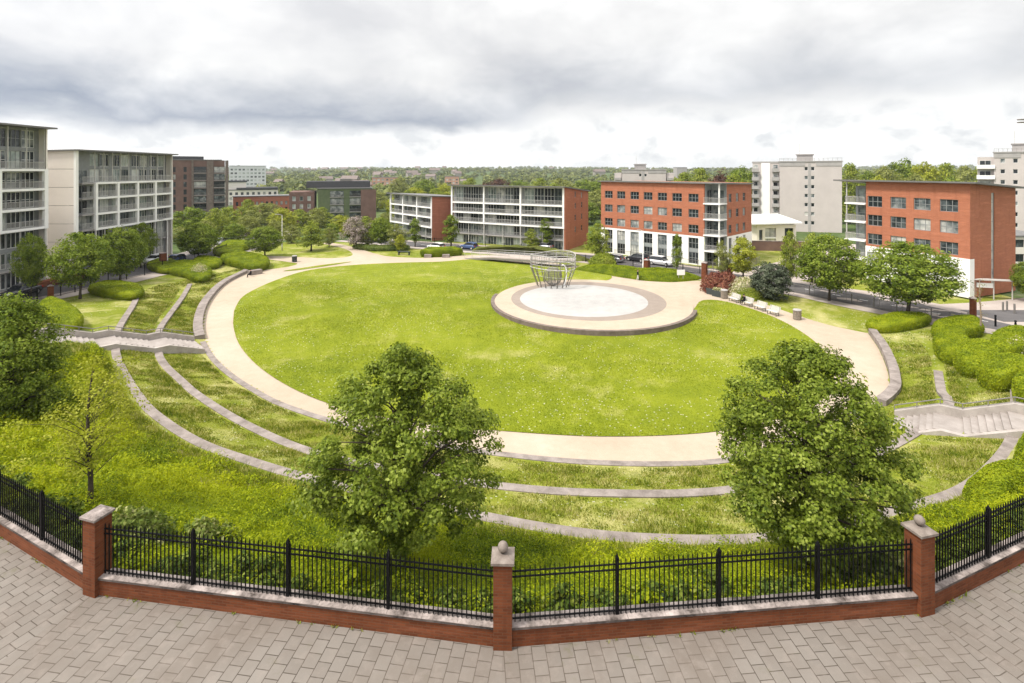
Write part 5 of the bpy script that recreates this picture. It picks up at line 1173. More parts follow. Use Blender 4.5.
# far blocks on the left
bal = lambda a, b, zs: [(a, b, z, z + 1.9) for z in zs]
t, L, h_ = block('brown_flats', 'tall brown brick block of flats with stacked balconies, beside the white framed flats', 169, 221, 185, 160, -10, 18, 'brick_brown', None, lambda L, h_: [(1.2, 2.0, z, z + 1.9) for z in np.arange(1.5, h_ - 2, 2.75)] + [(4.4, 5.4, z, z + 1.9) for z in np.arange(1.5, h_ - 2, 2.75)] + [(7.6, 11.6, z, z + 2.2) for z in np.arange(1.3, h_ - 2, 2.75)] + [(14.0, 17.6, z, z + 2.2) for z in np.arange(1.3, h_ - 2, 2.75)], fm='frame_dark', group='brick flats in the middle distance')
MB().box(6.9, 7.5, -.5, -.004, 0, h_ + .2).build('brick_fin', 'brick_dark', t); MB().box(11.75, 13.85, -.5, -.004, 0, h_ + .1).build('brick_fin', 'brick_dark', t); MB().box(17.75, 18.8, -.5, -.004, 0, h_).build('brick_fin', 'brick_dark', t)
for z in np.arange(1.3, h_ - 2, 2.75): rail(t, 7.6, -.35, z - .1, 4.0, 0, 1.05, 'steel_dark'); rail(t, 14, -.35, z - .1, 3.6, 0, 1.05, 'steel_dark'); MB().box(7.55, 11.65, -.4, -.003, z - .3, z - .12).build('balcony_slab', 'concrete', t); MB().box(13.95, 17.65, -.4, -.003, z - .3, z - .12).build('balcony_slab', 'concrete', t)
MB().box(-1, L * .66, 3, 15, h_ + .31, h_ + 1.5).build('penthouse', 'roof_dark', t)
t, L, h_ = block('green_clad_flats', 'five storey block clad in green panels between brown brick wings', 318, 372, 180, 189, -10, 16, 'green_panel', None, lambda L, h_: [(a, b, z, z + 2.1) for a, b in ((4.0, 8.6), (10.6, 15.2)) for z in np.arange(1.2, h_ - 1.5, 2.7)], fm='frame_dark', group='brick flats in the middle distance')
for z in np.arange(1.2, h_ - 1.5, 2.7):
    for a in (4.0, 10.6): rail(t, a, -.3, z - .05, 4.6, 0, 1.05, 'steel_dark'); MB().box(a - .1, a + 4.7, -.4, -.003, z - .25, z - .07).build('balcony_slab', 'concrete', t)
wz = np.arange(2.6, h_ - 1.8, 2.7)
w2 = wall_mb(8.2, 14, 0, h_ - 1, {'front': [(a, a + 1.1, z, z + 1.6) for a in (1.0, 3.4, 5.9) for z in wz]}, .2); w2.v = [(x - 9.4, y + .6, z) for x, y, z in w2.v]; w2.build('brick_wing', 'brick_brown', t)
for a in (1.0, 3.4, 5.9):
    for z in wz: window(t, a - 9.4, .72, z, 1.1, 1.6, 1, 1, 0, 'frame_white', 'glass_pale' if rs.uniform() > .4 else 'glass')
m = MB(); m.box(L - 3.9, L + 1.4, -.5, -.004, 0, h_ - .4); m.build('brick_bay', 'brick_brown', t)
MB().box(-4, L - .5, 3, 13, h_ + .31, h_ + 2.6).build('penthouse', 'roof_dark', t); MB().box(L * .4, L * .62, 4, 9, h_ + 2.62, h_ + 3.5).build('plant_room', 'steel_dark', t)
block('office_slab', 'pale grey office slab standing alone on the skyline at left', 229, 266, 420, 166, -12, 16, 'panel_pale', None, lambda L, h_: grid_ops(2, L - 2, 9, 1.8, np.arange(2, h_ - 2, 3.0), 1.6), fm='frame_white', gm='glass_pale')
block('brick_terrace', 'long low red brick terrace of flats beyond the gardens', 233, 304, 215, 197, -10, 10, 'brick_red', None, lambda L, h_: grid_ops(1.5, L - 1.5, 14, .9, np.arange(1.0, h_ - 1.5, 2.7), 1.6), group='brick flats in the middle distance', fm='frame_dark')
t, L, h_ = block('low_flats', 'low cream flats with a dark blue grey roof behind the red brick terrace', 222, 278, 290, 190.5, -10, 12, 'cream', None, lambda L, h_: grid_ops(1.5, L - 1.5, 10, 1.4, np.arange(1.5, h_ - 1.5, 2.8), 1.6), roof='roof_dark')
MB().box(-.3, L * .42, 2, 10, h_ + .31, h_ + 4.6).build('upper_storey', 'cream', t); MB().box(-.8, L * .44, 1.5, 10.5, h_ + 4.61, h_ + 5.5).build('upper_roof', 'roof_dark', t); MB().box(L * .25, L * 1.0, -.8, 12.5, h_ + .305, h_ + 1.4).build('dark_roof', 'roof_dark', t)
block('salmon_flats', 'salmon and white block of flats half hidden by trees on the horizon', 372, 398, 470, 177.5, -12, 14, 'salmon', None, lambda L, h_: grid_ops(2, L - 2, 6, 2.0, np.arange(2, h_ - 2, 2.9), 1.5), fm='frame_white', gm='glass_pale')
block('salmon_flats', 'small peach block of flats among trees above the smaller framed flats', 445, 459, 480, 176.5, -12, 14, 'salmon', None, lambda L, h_: grid_ops(2, L - 2, 4, 1.8, np.arange(2, h_ - 2, 2.9), 1.5), fm='frame_white', gm='glass_pale')
block('far_office', 'far pale building peeping over trees beside the small tower', 677, 687, 600, 167.5, 0, 14, 'concrete', 0, None)
block('brick_house', 'flat roofed yellow brick house beyond the shelter at the right edge', 1013, 1060, 92, 237, -6, 10, 'cream', 0, lambda L, h_: grid_ops(1.2, 6, 2, 1.6, (1.0, 3.6), 1.4), fm='frame_dark')
MATS['salmon_pale'] = flat('pale_house_render', (.30, .27, .24)); MATS['tile_grey'] = flat('weathered_tiles', (.16, .12, .105))
# small houses scattered over the far hills
hp = thing('house', 'small gabled house among the trees of the far hills', 'house', (0, 0, 0), 0, 'houses scattered over the far hills')
MB().box(-5, 5, -4, 4, -2, 6).build('wall', 'salmon_pale', hp)
m = MB(); m.add([(-5.4, -4.5, 6.01), (5.4, -4.5, 6.01), (5.4, 4.5, 6.01), (-5.4, 4.5, 6.01), (-5.4, 0, 9.5), (5.4, 0, 9.5)], [(0, 1, 5, 4), (2, 3, 4, 5), (1, 2, 5), (3, 0, 4), (0, 3, 2, 1)]); m.build('roof', 'tile_grey', hp)
r_ = np.random.RandomState(4); first = True
for k in range(46):
    d = 420 * (2300 / 420) ** r_.uniform(); px = r_.uniform(225, 470) if k < 44 else r_.uniform(470, 640); x = (px - 512) * d / F
    o = hp if first else copy_tree(hp); first = False; s = r_.uniform(.6, 1.0) * (1 + d / 2500); o.location = (x, d, Tz(x, d) + 1.6); o.rotation_euler = (0, 0, r_.uniform(-.6, .6)); o.scale = (s * r_.uniform(.8, 1.6), s, s)

# ---------- the air: pale haze over the far hills
hz = MB(); hz.box(-6200, 6200, -450, 6000, -12, 75)
m_ = bpy.data.materials.new('haze'); m_.use_nodes = True; t_ = m_.node_tree; t_.nodes.clear(); o_ = N(t_, 'ShaderNodeOutputMaterial'); v_ = N(t_, 'ShaderNodeVolumePrincipled')
v_.inputs['Color'].default_value = (.90, .95, 1.0, 1); v_.inputs['Density'].default_value = HAZE; v_.inputs['Anisotropy'].default_value = 0.2; t_.links.new(v_.outputs[0], o_.inputs['Volume'])
if HAZE > 0: tag(link('haze', hz.mesh('haze', m_)), kind='stuff')
# ------------------------------------------------------------------ vehicles
MATS['paint_white'] = flat('white_car_paint', (.72, .72, .72), .25, .6, 0, .02)
MATS['paint_silver'] = flat('silver_car_paint', (.42, .43, .44), .3, .6, .5, .02)
MATS['paint_black'] = flat('black_car_paint', (.02, .02, .025), .22, .6, 0, .02)
MATS['paint_blue'] = flat('blue_car_paint', (.06, .10, .22), .25, .6, 0, .02)
MATS['paint_red'] = flat('red_car_paint', (.35, .03, .025), .25, .6, 0, .02)
MATS['lamp_white'] = flat('headlamp', (.7, .7, .68), .15, .7); MATS['lamp_red'] = flat('tail_lamp', (.4, .02, .015), .2, .6)
def car(label, x, y, rz, paint, style='hatch', L=4.2, z=None):
    t = thing('parked_car', label, 'car', (x, y, (Tz(x, y) if z is None else z) + .056), rz, 'cars parked along the streets')
    w_ = .88; hr = 1.62 if style == 'suv' else 1.46
    # side profile (x along the car, z): lower body, then the cabin
    xs = np.linspace(-L / 2, L / 2, 15); 
    def body_z(u): return np.interp(u, [0, .03, .12, .30, .34, .80, .93, .985, 1], [.62, .74, .84, .93, .96, .98, .95, .86, .60])
    m = MB(); 
    for x_ in xs:
        u = (x_ + L / 2) / L; zt = float(body_z(u)); hw = w_ * float(np.interp(u, [0, .06, .2, .85, .96, 1], [.74, .92, 1, 1, .93, .80])); zb = float(np.interp(u, [0, .08, .92, 1], [.34, .22, .22, .36]))
        for yy, zz_ in ((-hw * .9, zb), (-hw, zb + .16), (-hw, zt - .16), (-hw * .93, zt), (hw * .93, zt), (hw, zt - .16), (hw, zb + .16), (hw * .9, zb)): m.v.append((x_, yy, zz_))
    for i in range(14):
        for k in range(8): m.f.append((8 * i + k, 8 * i + (k + 1) % 8, 8 * i + 8 + (k + 1) % 8, 8 * i + 8 + k))
    m.f += [tuple(range(8))[::-1], tuple(8 * 14 + k for k in range(8))]
    m.build('body', paint, t, smooth=True)
    back = .97 if style in ('suv', 'hatch') else .84
    cab = [(.27, .93), (.40, hr - .06), (.52, hr), (.78, hr - .02), (back - .06, hr - .12), (back, .96)]
    def cabin(name, mat, inset, keep):
        m = MB()
        for u, z in cab:
            hw = (w_ * .93 if z < 1.1 else w_ * .74) - inset; m.v += [((u - .5) * L, -hw, z), ((u - .5) * L, hw, z)]
        n = len(cab)
        if keep == 'roof':
            for i in range(1, n - 2): m.f.append((2 * i, 2 * i + 2, 2 * i + 3, 2 * i + 1))
        return m
    n = len(cab); g = MB()
    P_ = []
    for u, z in cab:
        hw = w_ * .92 if z < 1.1 else w_ * .745; P_.append(((u - .5) * L, hw, z))
    r_ = MB(); q = [P_[1], P_[2], P_[3], P_[4]]
    r_.v = [(a, -b, c + .03) for a, b, c in q] + [(a, b, c + .03) for a, b, c in q] + [(a, -b, c - .03) for a, b, c in q] + [(a, b, c - .03) for a, b, c in q]
    r_.f = [(i, i + 1, i + 5, i + 4) for i in range(3)] + [(i + 8, i + 12, i + 13, i + 9) for i in range(3)] + [(i, i + 8, i + 9, i + 1) for i in range(3)] + [(i + 4, i + 5, i + 13, i + 12) for i in range(3)] + [(0, 4, 12, 8), (3, 11, 15, 7)]
    r_.build('roof', paint, t, smooth=False)
    for nm, (i, j) in (('windscreen', (0, 1)), ('rear_window', (n - 1, n - 2))):
        a, b = P_[i], P_[j]; s = MB(); s.add([(a[0], -a[1] + .06, a[2]), (a[0], a[1] - .06, a[2]), (b[0], b[1] - .03, b[2] - .03), (b[0], -b[1] + .03, b[2] - .03)], [(0, 1, 2, 3)])
        e = MB(); d = .04 if i == 0 else -.04; v4 = s.v + [(x_ + d, y_, z_ - .03) for x_, y_, z_ in s.v]; e.add(v4, [(0, 1, 2, 3), (7, 6, 5, 4), (0, 4, 5, 1), (1, 5, 6, 2), (2, 6, 7, 3), (3, 7, 4, 0)]); e.build(nm, 'glass_dark', t)
    for sg in (-1, 1):
        poly = [P_[0], P_[1], P_[2], P_[3], P_[4], P_[5]]; e = MB(); o = [(a, sg * b, c - .03) for a, b, c in poly]; i_ = [(a, sg * (b - .05), c - .03) for a, b, c in poly]
        e.add(o + i_, [tuple(range(6)) if sg > 0 else tuple(range(6))[::-1], tuple(range(6, 12))] + [(k, (k + 1) % 6, 6 + (k + 1) % 6, 6 + k) for k in range(6)]); e.build('side_window', 'glass_dark', t)
        mr = MB(); mr.box((.33 - .5) * L, (.36 - .5) * L, sg * .98 - .09, sg * .98 + .09, .98, 1.10); mr.build('mirror', paint, t, bevel=.02)
        h_ = MB(); h_.box(-L / 2 + .02, -L / 2 + .24, sg * .58 - .16, sg * .58 + .16, .64, .76); h_.build('headlight', 'lamp_white', t, bevel=.02)
        h_ = MB(); h_.box(L / 2 - .16, L / 2 + .005, sg * .62 - .12, sg * .62 + .12, .70, .90); h_.build('tail_light', 'lamp_red', t, bevel=.02)
        for u in (.19, .80):
            wx = (u - .5) * L; tb = MB(); pr = [(.20, -.10), (.30, -.105), (.325, -.07), (.325, .07), (.30, .105), (.20, .10)]
            tb.lathe(pr, n=18); tb.v = [(wx + a, sg * (w_ - .06) + c, .33 + b) for a, b, c in tb.v]; wo_ = tb.build('wheel', 'rubber', t, smooth=False)
            rb = MB(); rb.lathe([(.03, .112), (.19, .108), (.20, .095), (.20, -.095), (.19, -.108), (.03, -.112)], n=14); rb.v = [(wx + a, sg * (w_ - .06) + c, .33 + b) for a, b, c in rb.v]; rb.build('rim', 'steel', wo_)
    return t
def car_px(label, px, py, heading, paint, style='hatch', L=4.2, d=None):
    g_ = G(px, py) if d is None else ((px - 512) * d / F, d, 0); return car(label, g_[0], g_[1], heading, paint, style, L)
ms = math.atan2(-11, 12)                     # direction of the far street in front of the white base
car_px('white estate car parked in front of the white base of the orange flats', 661, 265.5, ms + math.pi, 'paint_white', 'suv', 4.6)
car_px('black car parked behind the white estate car on the far street', 637, 261.5, ms, 'paint_black', 'hatch', 4.2)
car_px('pale silver car half hidden by the small bush at the left of the plaza hedge', 613, 262, ms, 'paint_silver', 'hatch', 4.2)
car_px('silver car parked by the long framed flats, near the small bright tree', 543, 249.5, R(-28), 'paint_silver', 'saloon', 4.3)
car_px('blue car parked near the left end of the long framed flats', 469, 249.3, R(-30), 'paint_blue', 'hatch', 4.0)
car_px('white car parked at the kerb near the left end of the long framed flats', 436, 249.5, R(-32), 'paint_white', 'hatch', 4.0)
car('dark grey car on the left street behind the fence, cut by the leafy edge tree', -61.6, 64.2, R(88), 'paint_black', 'saloon', 4.5)
car('second dark car on the left street, just ahead of the grey one', -60.4, 56.6, R(90), 'paint_black', 'hatch', 4.3)
car('white car parked by the glazed ground floor where the left street bends', -64.2, 92.2, R(82), 'paint_white', 'saloon', 4.4)
car('dark teal car parked beside the lamp post on the left street', -60.6, 92.0, R(90), 'paint_blue', 'hatch', 4.2)
car('white van like car farther along the left street', -63.5, 104.0, R(90), 'paint_white', 'suv', 4.8)
car('silver car farthest along the left street', -66.0, 116.0, R(100), 'paint_silver', 'hatch', 4.2)

# ------------------------------------------------------------------ benches, bins, planters
def bench(label, x, y, rz):
    t = thing('park_bench', label, 'bench', (x, y, Tz(x, y) + .05), rz, 'white benches beside the gravel path')
    m = MB()
    for k in range(4): m.box(-.74, .74, -.27 + k * .135, -.27 + k * .135 + .118, .41, .47)
    m.build('seat', 'bench_white', t)
    m = MB()
    for k in range(4): m.add([(x_, .27 + .045 * k + dy_, .52 + .125 * k + dz_) for dz_ in (0, .11) for x_, dy_ in ((-.74, 0), (.74, 0), (.74, .045), (-.74, .045))], [(0, 3, 2, 1), (4, 5, 6, 7), (0, 1, 5, 4), (1, 2, 6, 5), (2, 3, 7, 6), (3, 0, 4, 7)])
    m.build('backrest', 'bench_white', t)
    for s in (-.6, .6):
        m = MB(); m.box(s - .04, s + .04, -.25, -.18, -.08, .405); m.box(s - .04, s + .04, .20, .27, -.08, .405); m.box(s - .04, s + .04, -.18, .20, .34, .405); m.bar((s, .255, .40), (s, .44, 1.02), .07, .05); m.build('leg', 'steel_dark', t)
bl = [G(732.5, 302.8), G(745.5, 306.8), G(758.5, 311.4), G(771.5, 316.2)]
names = ['white bench nearest the planters, beside the timber litter bin', 'second white bench from the planters, next to the person in black', 'third white bench from the planters, in front of the dark evergreen', 'last white bench, beside the litter bin away from the planters']
dirb = math.atan2(bl[3][1] - bl[0][1], bl[3][0] - bl[0][0])
for (x, y, z), lb in zip(bl, names): bench(lb, x + .35, y + .35, dirb)
def litter_bin(label, x, y, mat='timber', s=1.0):
    t = thing('litter_bin', label, 'litter bin', (x, y, Tz(x, y) + .03), 0, 'litter bins along the paths'); m = MB(); n = 18
    for k in range(n):
        a = 2 * math.pi * k / n; c, s_ = math.cos(a), math.sin(a); u = Vector((-s_, c)) * .052; p = Vector((c, s_)) * .40; q = Vector((c, s_)) * .44
        m.add([(*(p - u), .06), (*(p + u), .06), (*(q + u), .06), (*(q - u), .06), (*(p - u), 1.05), (*(p + u), 1.05), (*(q + u), 1.05), (*(q - u), 1.05)], [(0, 3, 2, 1), (4, 5, 6, 7), (0, 1, 5, 4), (1, 2, 6, 5), (2, 3, 7, 6), (3, 0, 4, 7)])
    m.build('slats', mat, t); MB().lathe([(.38, 0), (.38, .98)], n=20).build('liner', 'steel_dark', t); MB().lathe([(.47, 1.05), (.47, 1.11), (.40, 1.17), (.18, 1.2)], n=20).build('lid', 'concrete', t)
g = G(722.5, 299.3); litter_bin('round timber litter bin between the planters and the first white bench', g[0] + .4, g[1] + .4)
g = G(797, 321); litter_bin('round timber litter bin at the near end of the row of white benches', g[0] + .3, g[1] + .5)
g = G(294.5, 262); litter_bin('dark litter bin on the far path left of the lawn', g[0], g[1], 'wood_dark')
for px, py, lb in ((711, 294.2, 'dark grey square planter nearest the gate pillar, under the red shrub'), (716.5, 296.4, 'dark grey square planter in the middle of the three'), (721, 297.2, 'dark grey square planter closest to the litter bin')):
    x, y, z = G(px, py); t = thing('planter', lb, 'planter', (x, y, z + .02), .7, 'planters in front of the red shrub'); a, b = .42, .5
    m = MB(); m.add([(-a, -a, 0), (a, -a, 0), (a, a, 0), (-a, a, 0), (-b, -b, .85), (b, -b, .85), (b, b, .85), (-b, b, .85), (-.42, -.42, .85), (.42, -.42, .85), (.42, .42, .85), (-.42, .42, .85), (-.42, -.42, .72), (.42, -.42, .72), (.42, .42, .72), (-.42, .42, .72)],
        [(0, 3, 2, 1), (0, 1, 5, 4), (1, 2, 6, 5), (2, 3, 7, 6), (3, 0, 4, 7), (4, 5, 9, 8), (5, 6, 10, 9), (6, 7, 11, 10), (7, 4, 8, 11), (8, 9, 13, 12), (9, 10, 14, 13), (10, 11, 15, 14), (11, 8, 12, 15), (12, 13, 14, 15)]); m.build('tub', 'wood_dark', t)
    n = 260; p = np.c_[rs.uniform(-.4, .4, (n, 2)), rs.uniform(.8, 1.15, n)]; v, f = leaves(p, unit(rs.normal(size=(n, 3)) + [0, 0, .6]), rs.uniform(.1, .2, n)); link('plant', mesh_np('plant', v, f, MATS['leaf_red' if px < 715 else 'leaf_flower']), t)
# dark bench by the yellow sapling
x, y, z = G(404, 255); t = thing('dark_bench', 'dark backless bench on the far grass by the tiny yellow sapling', 'bench', (x, y, z), -.2)
m = MB(); m.box(-1.3, 1.3, -.35, .35, .62, .74); m.build('seat', 'wood_dark', t)
for s in (-1.1, 1.1): MB().box(s - .06, s + .06, -.3, .3, -.05, .618).build('leg', 'wood_dark', t)
for px, lb in ((428, 'left of the two'), (446, 'right of the two')):
    x, y, z = G(px, 257.6); t = thing('stone_block', lb + ' pale stone block seats before the bright clipped hedge', 'stone seat', (x, y, z + .03), 0, 'stone block seats'); m = MB(); m.box(-.7, .7, -.4, .4, -.05, .6); m.build('slab', 'kerb', t, bevel=.05)

# ------------------------------------------------------------------ steel sculpture with its curved ramp
sx, sy, sz = G(553, 286.5); t = thing('steel_sculpture', 'basket like steel sculpture of leaning rods and hoops on the edge of the round plaza', 'sculpture', (sx, sy, PZ if math.hypot(sx - pc[0], sy - pc[1]) < PR else sz))
n = 18; r0, r1, hh = 2.3, 3.35, 4.5
for k in range(n):
    a = 2 * math.pi * k / n; m = MB()
    for da, tw in ((-.035, .10), (.035, -.10)):
        p0 = Vector((r0 * math.cos(a + da), r0 * math.sin(a + da), -.05)); p1 = Vector((r1 * math.cos(a + da + tw), r1 * math.sin(a + da + tw), hh * .62)); p2 = Vector((r1 * .97 * math.cos(a + da + tw), r1 * .97 * math.sin(a + da + tw), hh + .25 * math.sin(2 * a))); m.tube([p0, p1, p2], [.042, .036, .028], 6)
    m.build('rod', 'steel_dark', t, smooth=True)
def hoop(r_, z, amp, th, n=48, ph=0): return [(r_ * math.cos(2 * math.pi * k / n), r_ * math.sin(2 * math.pi * k / n), z + amp * math.sin(4 * math.pi * k / n + ph)) for k in range(n + 1)]
for r_, z, amp, th in ((r1 * .985, hh, .22, .045), (r1, hh * .62, .12, .05), (r1 * .99, hh * .80, .15, .03), (r1 * .83, hh * .36, .1, .03), (r1 * .995, hh * .90, .18, .025), (r1 * .995, hh * .71, .14, .025)): MB().tube(hoop(r_, z, amp, th), th, 6, False).build('hoop', 'steel', t, smooth=True)
m = MB(); sc = Vector((.0, -.1, 1.35))
for k in range(9):
    q = math.pi * k / 9; m.tube([(sc.x + 1.3 * math.cos(b) * math.cos(q), sc.y + 1.3 * math.cos(b) * math.sin(q), sc.z + 1.3 * math.sin(b)) for b in np.linspace(0, 2 * math.pi, 25)], .034, 5, False)
for z in np.linspace(-1.1, 1.1, 9):
    r_ = math.sqrt(1.3 ** 2 - z * z); m.tube([(sc.x + r_ * math.cos(b), sc.y + r_ * math.sin(b), sc.z + z) for b in np.linspace(0, 2 * math.pi, 25)], .028, 5, False)
m.build('woven_globe', 'steel_dark', t)
MB().tube([(1.45 + .5 * math.cos(b) * (1 + .2 * b), -.3, 1.5 + 1.5 * math.sin(b)) for b in np.linspace(-1.5, 1.9, 16)], .09, 8).build('curved_blade', 'white', t, smooth=True)
# ramp sweeping in from the left behind the sculpture
line = smooth_open([G(468, 258)[:2], G(490, 260.5)[:2], G(515, 263)[:2], G(545, 265.5)[:2], G(575, 266.5)[:2]], 8); n = len(line)
t = thing('curved_ramp', 'low curved footbridge ramp with thin railings sweeping behind the steel sculpture', 'ramp', (line[0][0], line[0][1], Tz(*line[0])))
o3 = Vector((line[0][0], line[0][1], Tz(*line[0]))); zs = np.array([Tz(*p) for p in line]) + np.interp(np.linspace(0, 1, n), [0, .3, 1], [.15, .9, 1.3]); d = np.gradient(line, axis=0); d /= np.linalg.norm(d, axis=1)[:, None]; nn = np.c_[-d[:, 1], d[:, 0]]
for nm, mat, half, top_, dep in (('deck', 'footway', 1.15, 0, .14), ('fascia', 'steel_dark', 1.22, -.142, .30)):
    m = MB()
    for i in range(n):
        for s, zz_ in ((-half, top_), (half, top_), (half, top_ - dep), (-half, top_ - dep)): q = line[i] + nn[i] * s; m.v.append((q[0] - o3.x, q[1] - o3.y, zs[i] + zz_ - o3.z))
    for i in range(n - 1):
        for k in range(4): m.f.append((4 * i + k, 4 * i + 4 + k, 4 * i + 4 + (k + 1) % 4, 4 * i + (k + 1) % 4))
    m.f += [(0, 1, 2, 3), tuple(4 * (n - 1) + k for k in (3, 2, 1, 0))]; m.build(nm, mat, t)
for s in (-1.1, 1.1):
    m = MB(); q = [(line[i][0] + nn[i][0] * s - o3.x, line[i][1] + nn[i][1] * s - o3.y, zs[i] - o3.z) for i in range(n)]
    for hgt in (1.05, .7, .35): m.tube([(a, b, c + hgt) for a, b, c in q], .03 if hgt > 1 else .018, 5)
    for a, b, c in q[::3]: m.bar((a, b, c - .02), (a, b, c + 1.05), .05)
    m.build('handrail', 'steel', t)
m = MB()
for i in range(3, n, 5): m.bar((line[i][0] - o3.x, line[i][1] - o3.y, zs[i] - o3.z - .44), (line[i][0] - o3.x, line[i][1] - o3.y, Tz(*line[i]) - o3.z - .2), .18)
m.build('supports', 'steel_dark', t)

# ------------------------------------------------------------------ posts, signs, gates, fences
def lamp(label, x, y, h_, arm=1.2, ang=0.0, mat='steel'):
    t = thing('street_lamp', label, 'street lamp', (x, y, Tz(x, y)), ang, 'street lamps'); MB().tube([(0, 0, -.1), (0, 0, 1.2), (0, 0, 1.25), (0, 0, h_)], [.11, .11, .075, .05], 8).build('post', mat, t, smooth=True)
    MB().tube([(0, 0, h_ - .05), (arm * .4, 0, h_ + .12), (arm, 0, h_ + .15)], .04, 6).build('arm', mat, t, smooth=True)
    m = MB(); m.box(arm - .05, arm + .6, -.13, .13, h_ + .1, h_ + .2); m.build('lamp_head', 'concrete', t, bevel=.03)
g = G(643, 271); lamp('white street lamp post rising from the plaza hedge beside the white estate car', g[0], g[1], 6.8, -1.0, 0, 'white')
lamp('grey street lamp on the left street behind the round tree', -48.5, 108, 7.5, -1.4)
lamp('grey street lamp near the parked white car on the left street', -59.2, 88, 8.0, -1.4)
lamp('street lamp by the right hand road near the orange block', 45.5, 77, 6.5, 1.0)
x, y = 57.6, 55.6; t = thing('light_mast', 'tall lighting mast with flat dark lamp heads at the right edge of the photo', 'light mast', (x, y, Tz(x, y))); h_ = 22.0 - 0 + (11.5 + (Y0 - 120) * y / F) * 0
zt = H + (Y0 - 123) * y / F - Tz(x, y); MB().tube([(0, 0, 0), (0, 0, zt)], [.14, .07], 10).build('post', 'steel', t, smooth=True)
for k in (0, 1): m = MB(); m.box(-2.55, .9, -.25, .25, zt + .3 * k, zt + .3 * k + .14); m.build('lamp_head', 'steel_dark', t, bevel=.03)
x, y, z = G(681, 281.2); t = thing('notice_board', 'white notice board on two legs in front of the long plaza hedge', 'sign', (x, y, z), .1)
MB().box(-.62, .62, -.03, .03, .95, 1.75).build('board', 'white', t)
for s in (-.35, .35): MB().box(s - .03, s + .03, .035, .08, -.1, 1.7).build('leg', 'steel', t)
def brick_post(label, x, y, h_=1.9, s=.28, cat='pillar', mat='brick_near'):
    t = thing('gate_pillar', label, cat, (x, y, Tz(x, y)), -.7); m = MB().box(-s, s, -s, s, -.1, h_); m.build('shaft', mat, t); c = MB(); c.add([(-s - .05, -s - .05, h_), (s + .05, -s - .05, h_), (s + .05, s + .05, h_), (-s - .05, s + .05, h_), (0, 0, h_ + .22)], [(0, 3, 2, 1), (0, 1, 4), (1, 2, 4), (2, 3, 4), (3, 0, 4)]); c.build('cap', 'stone', t)
g = G(707, 284); brick_post('brick gate pillar at the plaza entrance, left of the red shrub', g[0], g[1] + 1, 3.0, .36)
g = G(650, 281); brick_post('brick pillar behind the long plaza hedge near the white lamp post', g[0] + .9, g[1] + 5.4, 2.3, .38)
g = G(731, 279); brick_post('brick gate pillar right of the iron gate behind the red shrub', g[0], g[1] + .5, 2.3, .33)
g = G(57, 302); brick_post('orange red brick fence pillar on the left street beyond the edge tree', g[0] - 1.2, g[1] + .5, 1.8, .26)
g = G(163, 267); brick_post('red brick pillar beside the parked white car at the left street bend', g[0], g[1], 2.4, .45)
g = G(973, 318); brick_post('red brick post beside the right hand road near the shelter', g[0], g[1], 2.2, .3)
x, y, z = G(719, 281); t = thing('iron_gate', 'dark iron gate between the brick pillars behind the red shrub', 'gate', (x, y + .6, z), -.75); m = MB()
for k in range(16): m.box(-1.9 + k * .25, -1.9 + k * .25 + .03, -.015, .015, .1, 1.9)
m.build('bars', 'iron', t); m = MB(); m.box(-1.95, 1.95, -.03, -.016, .2, .27); m.box(-1.95, 1.95, -.03, -.016, 1.6, 1.67); m.build('gate_frame', 'iron', t)
def fence(label, line, h_, gap, mat='iron', name='metal_fence', solid=False):
    P_ = smooth_open(line, 6); a = Vector((P_[0][0], P_[0][1], Tz(*P_[0]))); t = thing(name, label, 'fence', a, 0, 'fences along the streets')
    q = [Vector((p[0], p[1], Tz(*p))) - a for p in P_]; posts, bars = MB(), MB()
    for u, v in zip(q[:-1], q[1:]):
        n_ = max(1, int((v - u).length / gap))
        for z in (.15, h_ - .08): bars.bar(u + Vector((0, 0, z)), v + Vector((0, 0, z)), .045)
        for k in range(n_): p = u.lerp(v, (k + .5) / n_); bars.bar(p + Vector((0, 0, .15)), p + Vector((0, 0, h_)), .024)
    bars.build('railing_panel', mat, t); acc = 9
    for i, p in enumerate(q):
        acc += (q[i] - q[i - 1]).length if i else 0
        if acc > 2.4: acc = 0; MB().bar(p - Vector((0, 0, .1)), p + Vector((0, 0, h_ + .12)), .09).build('post', mat, t)
fence('dark railing between the left lawn and the left street', [(-53, 55), (-56.2, 62), (-57.6, 70), (-57.4, 80), (-57, 92), (-58, 104)], 1.7, .16)
fence('dark railing along the road behind the plaza hedge', [G(560, 258)[:2], G(600, 264)[:2], G(650, 268.5)[:2], G(700, 274)[:2]], 1.25, .16)
fence('dark railing along the right hand road behind the round tree', [(37.5, 74.5), (42.4, 68.2), (46.0, 61.2), (49.0, 55.0)], 1.15, .9, 'steel_dark')
fence('low railing in front of the white base of the orange and white flats', [(20.5, 102), (28, 94.6), (34.6, 88.2), (38.4, 87.4), (45, 93)], 1.3, .18, 'steel_dark')
fence('dark railing in front of the long framed flats', [(-22, 121), (-10, 115), (2, 108.6), (10, 104)], 1.3, .2)
x0, y0 = (752 - 512) * 108 / F, 108; t = thing('brick_wall', 'low dark red brick wall before the white roofed pavilion', 'wall', (x0, y0, Tz(x0, y0)), -.1); MB().box(0, 12, -.15, .15, -1, 2.0).build('wall', 'brick_brown', t); MB().box(-.05, 12.05, -.2, .2, 2.0, 2.1).build('coping', 'stone', t)
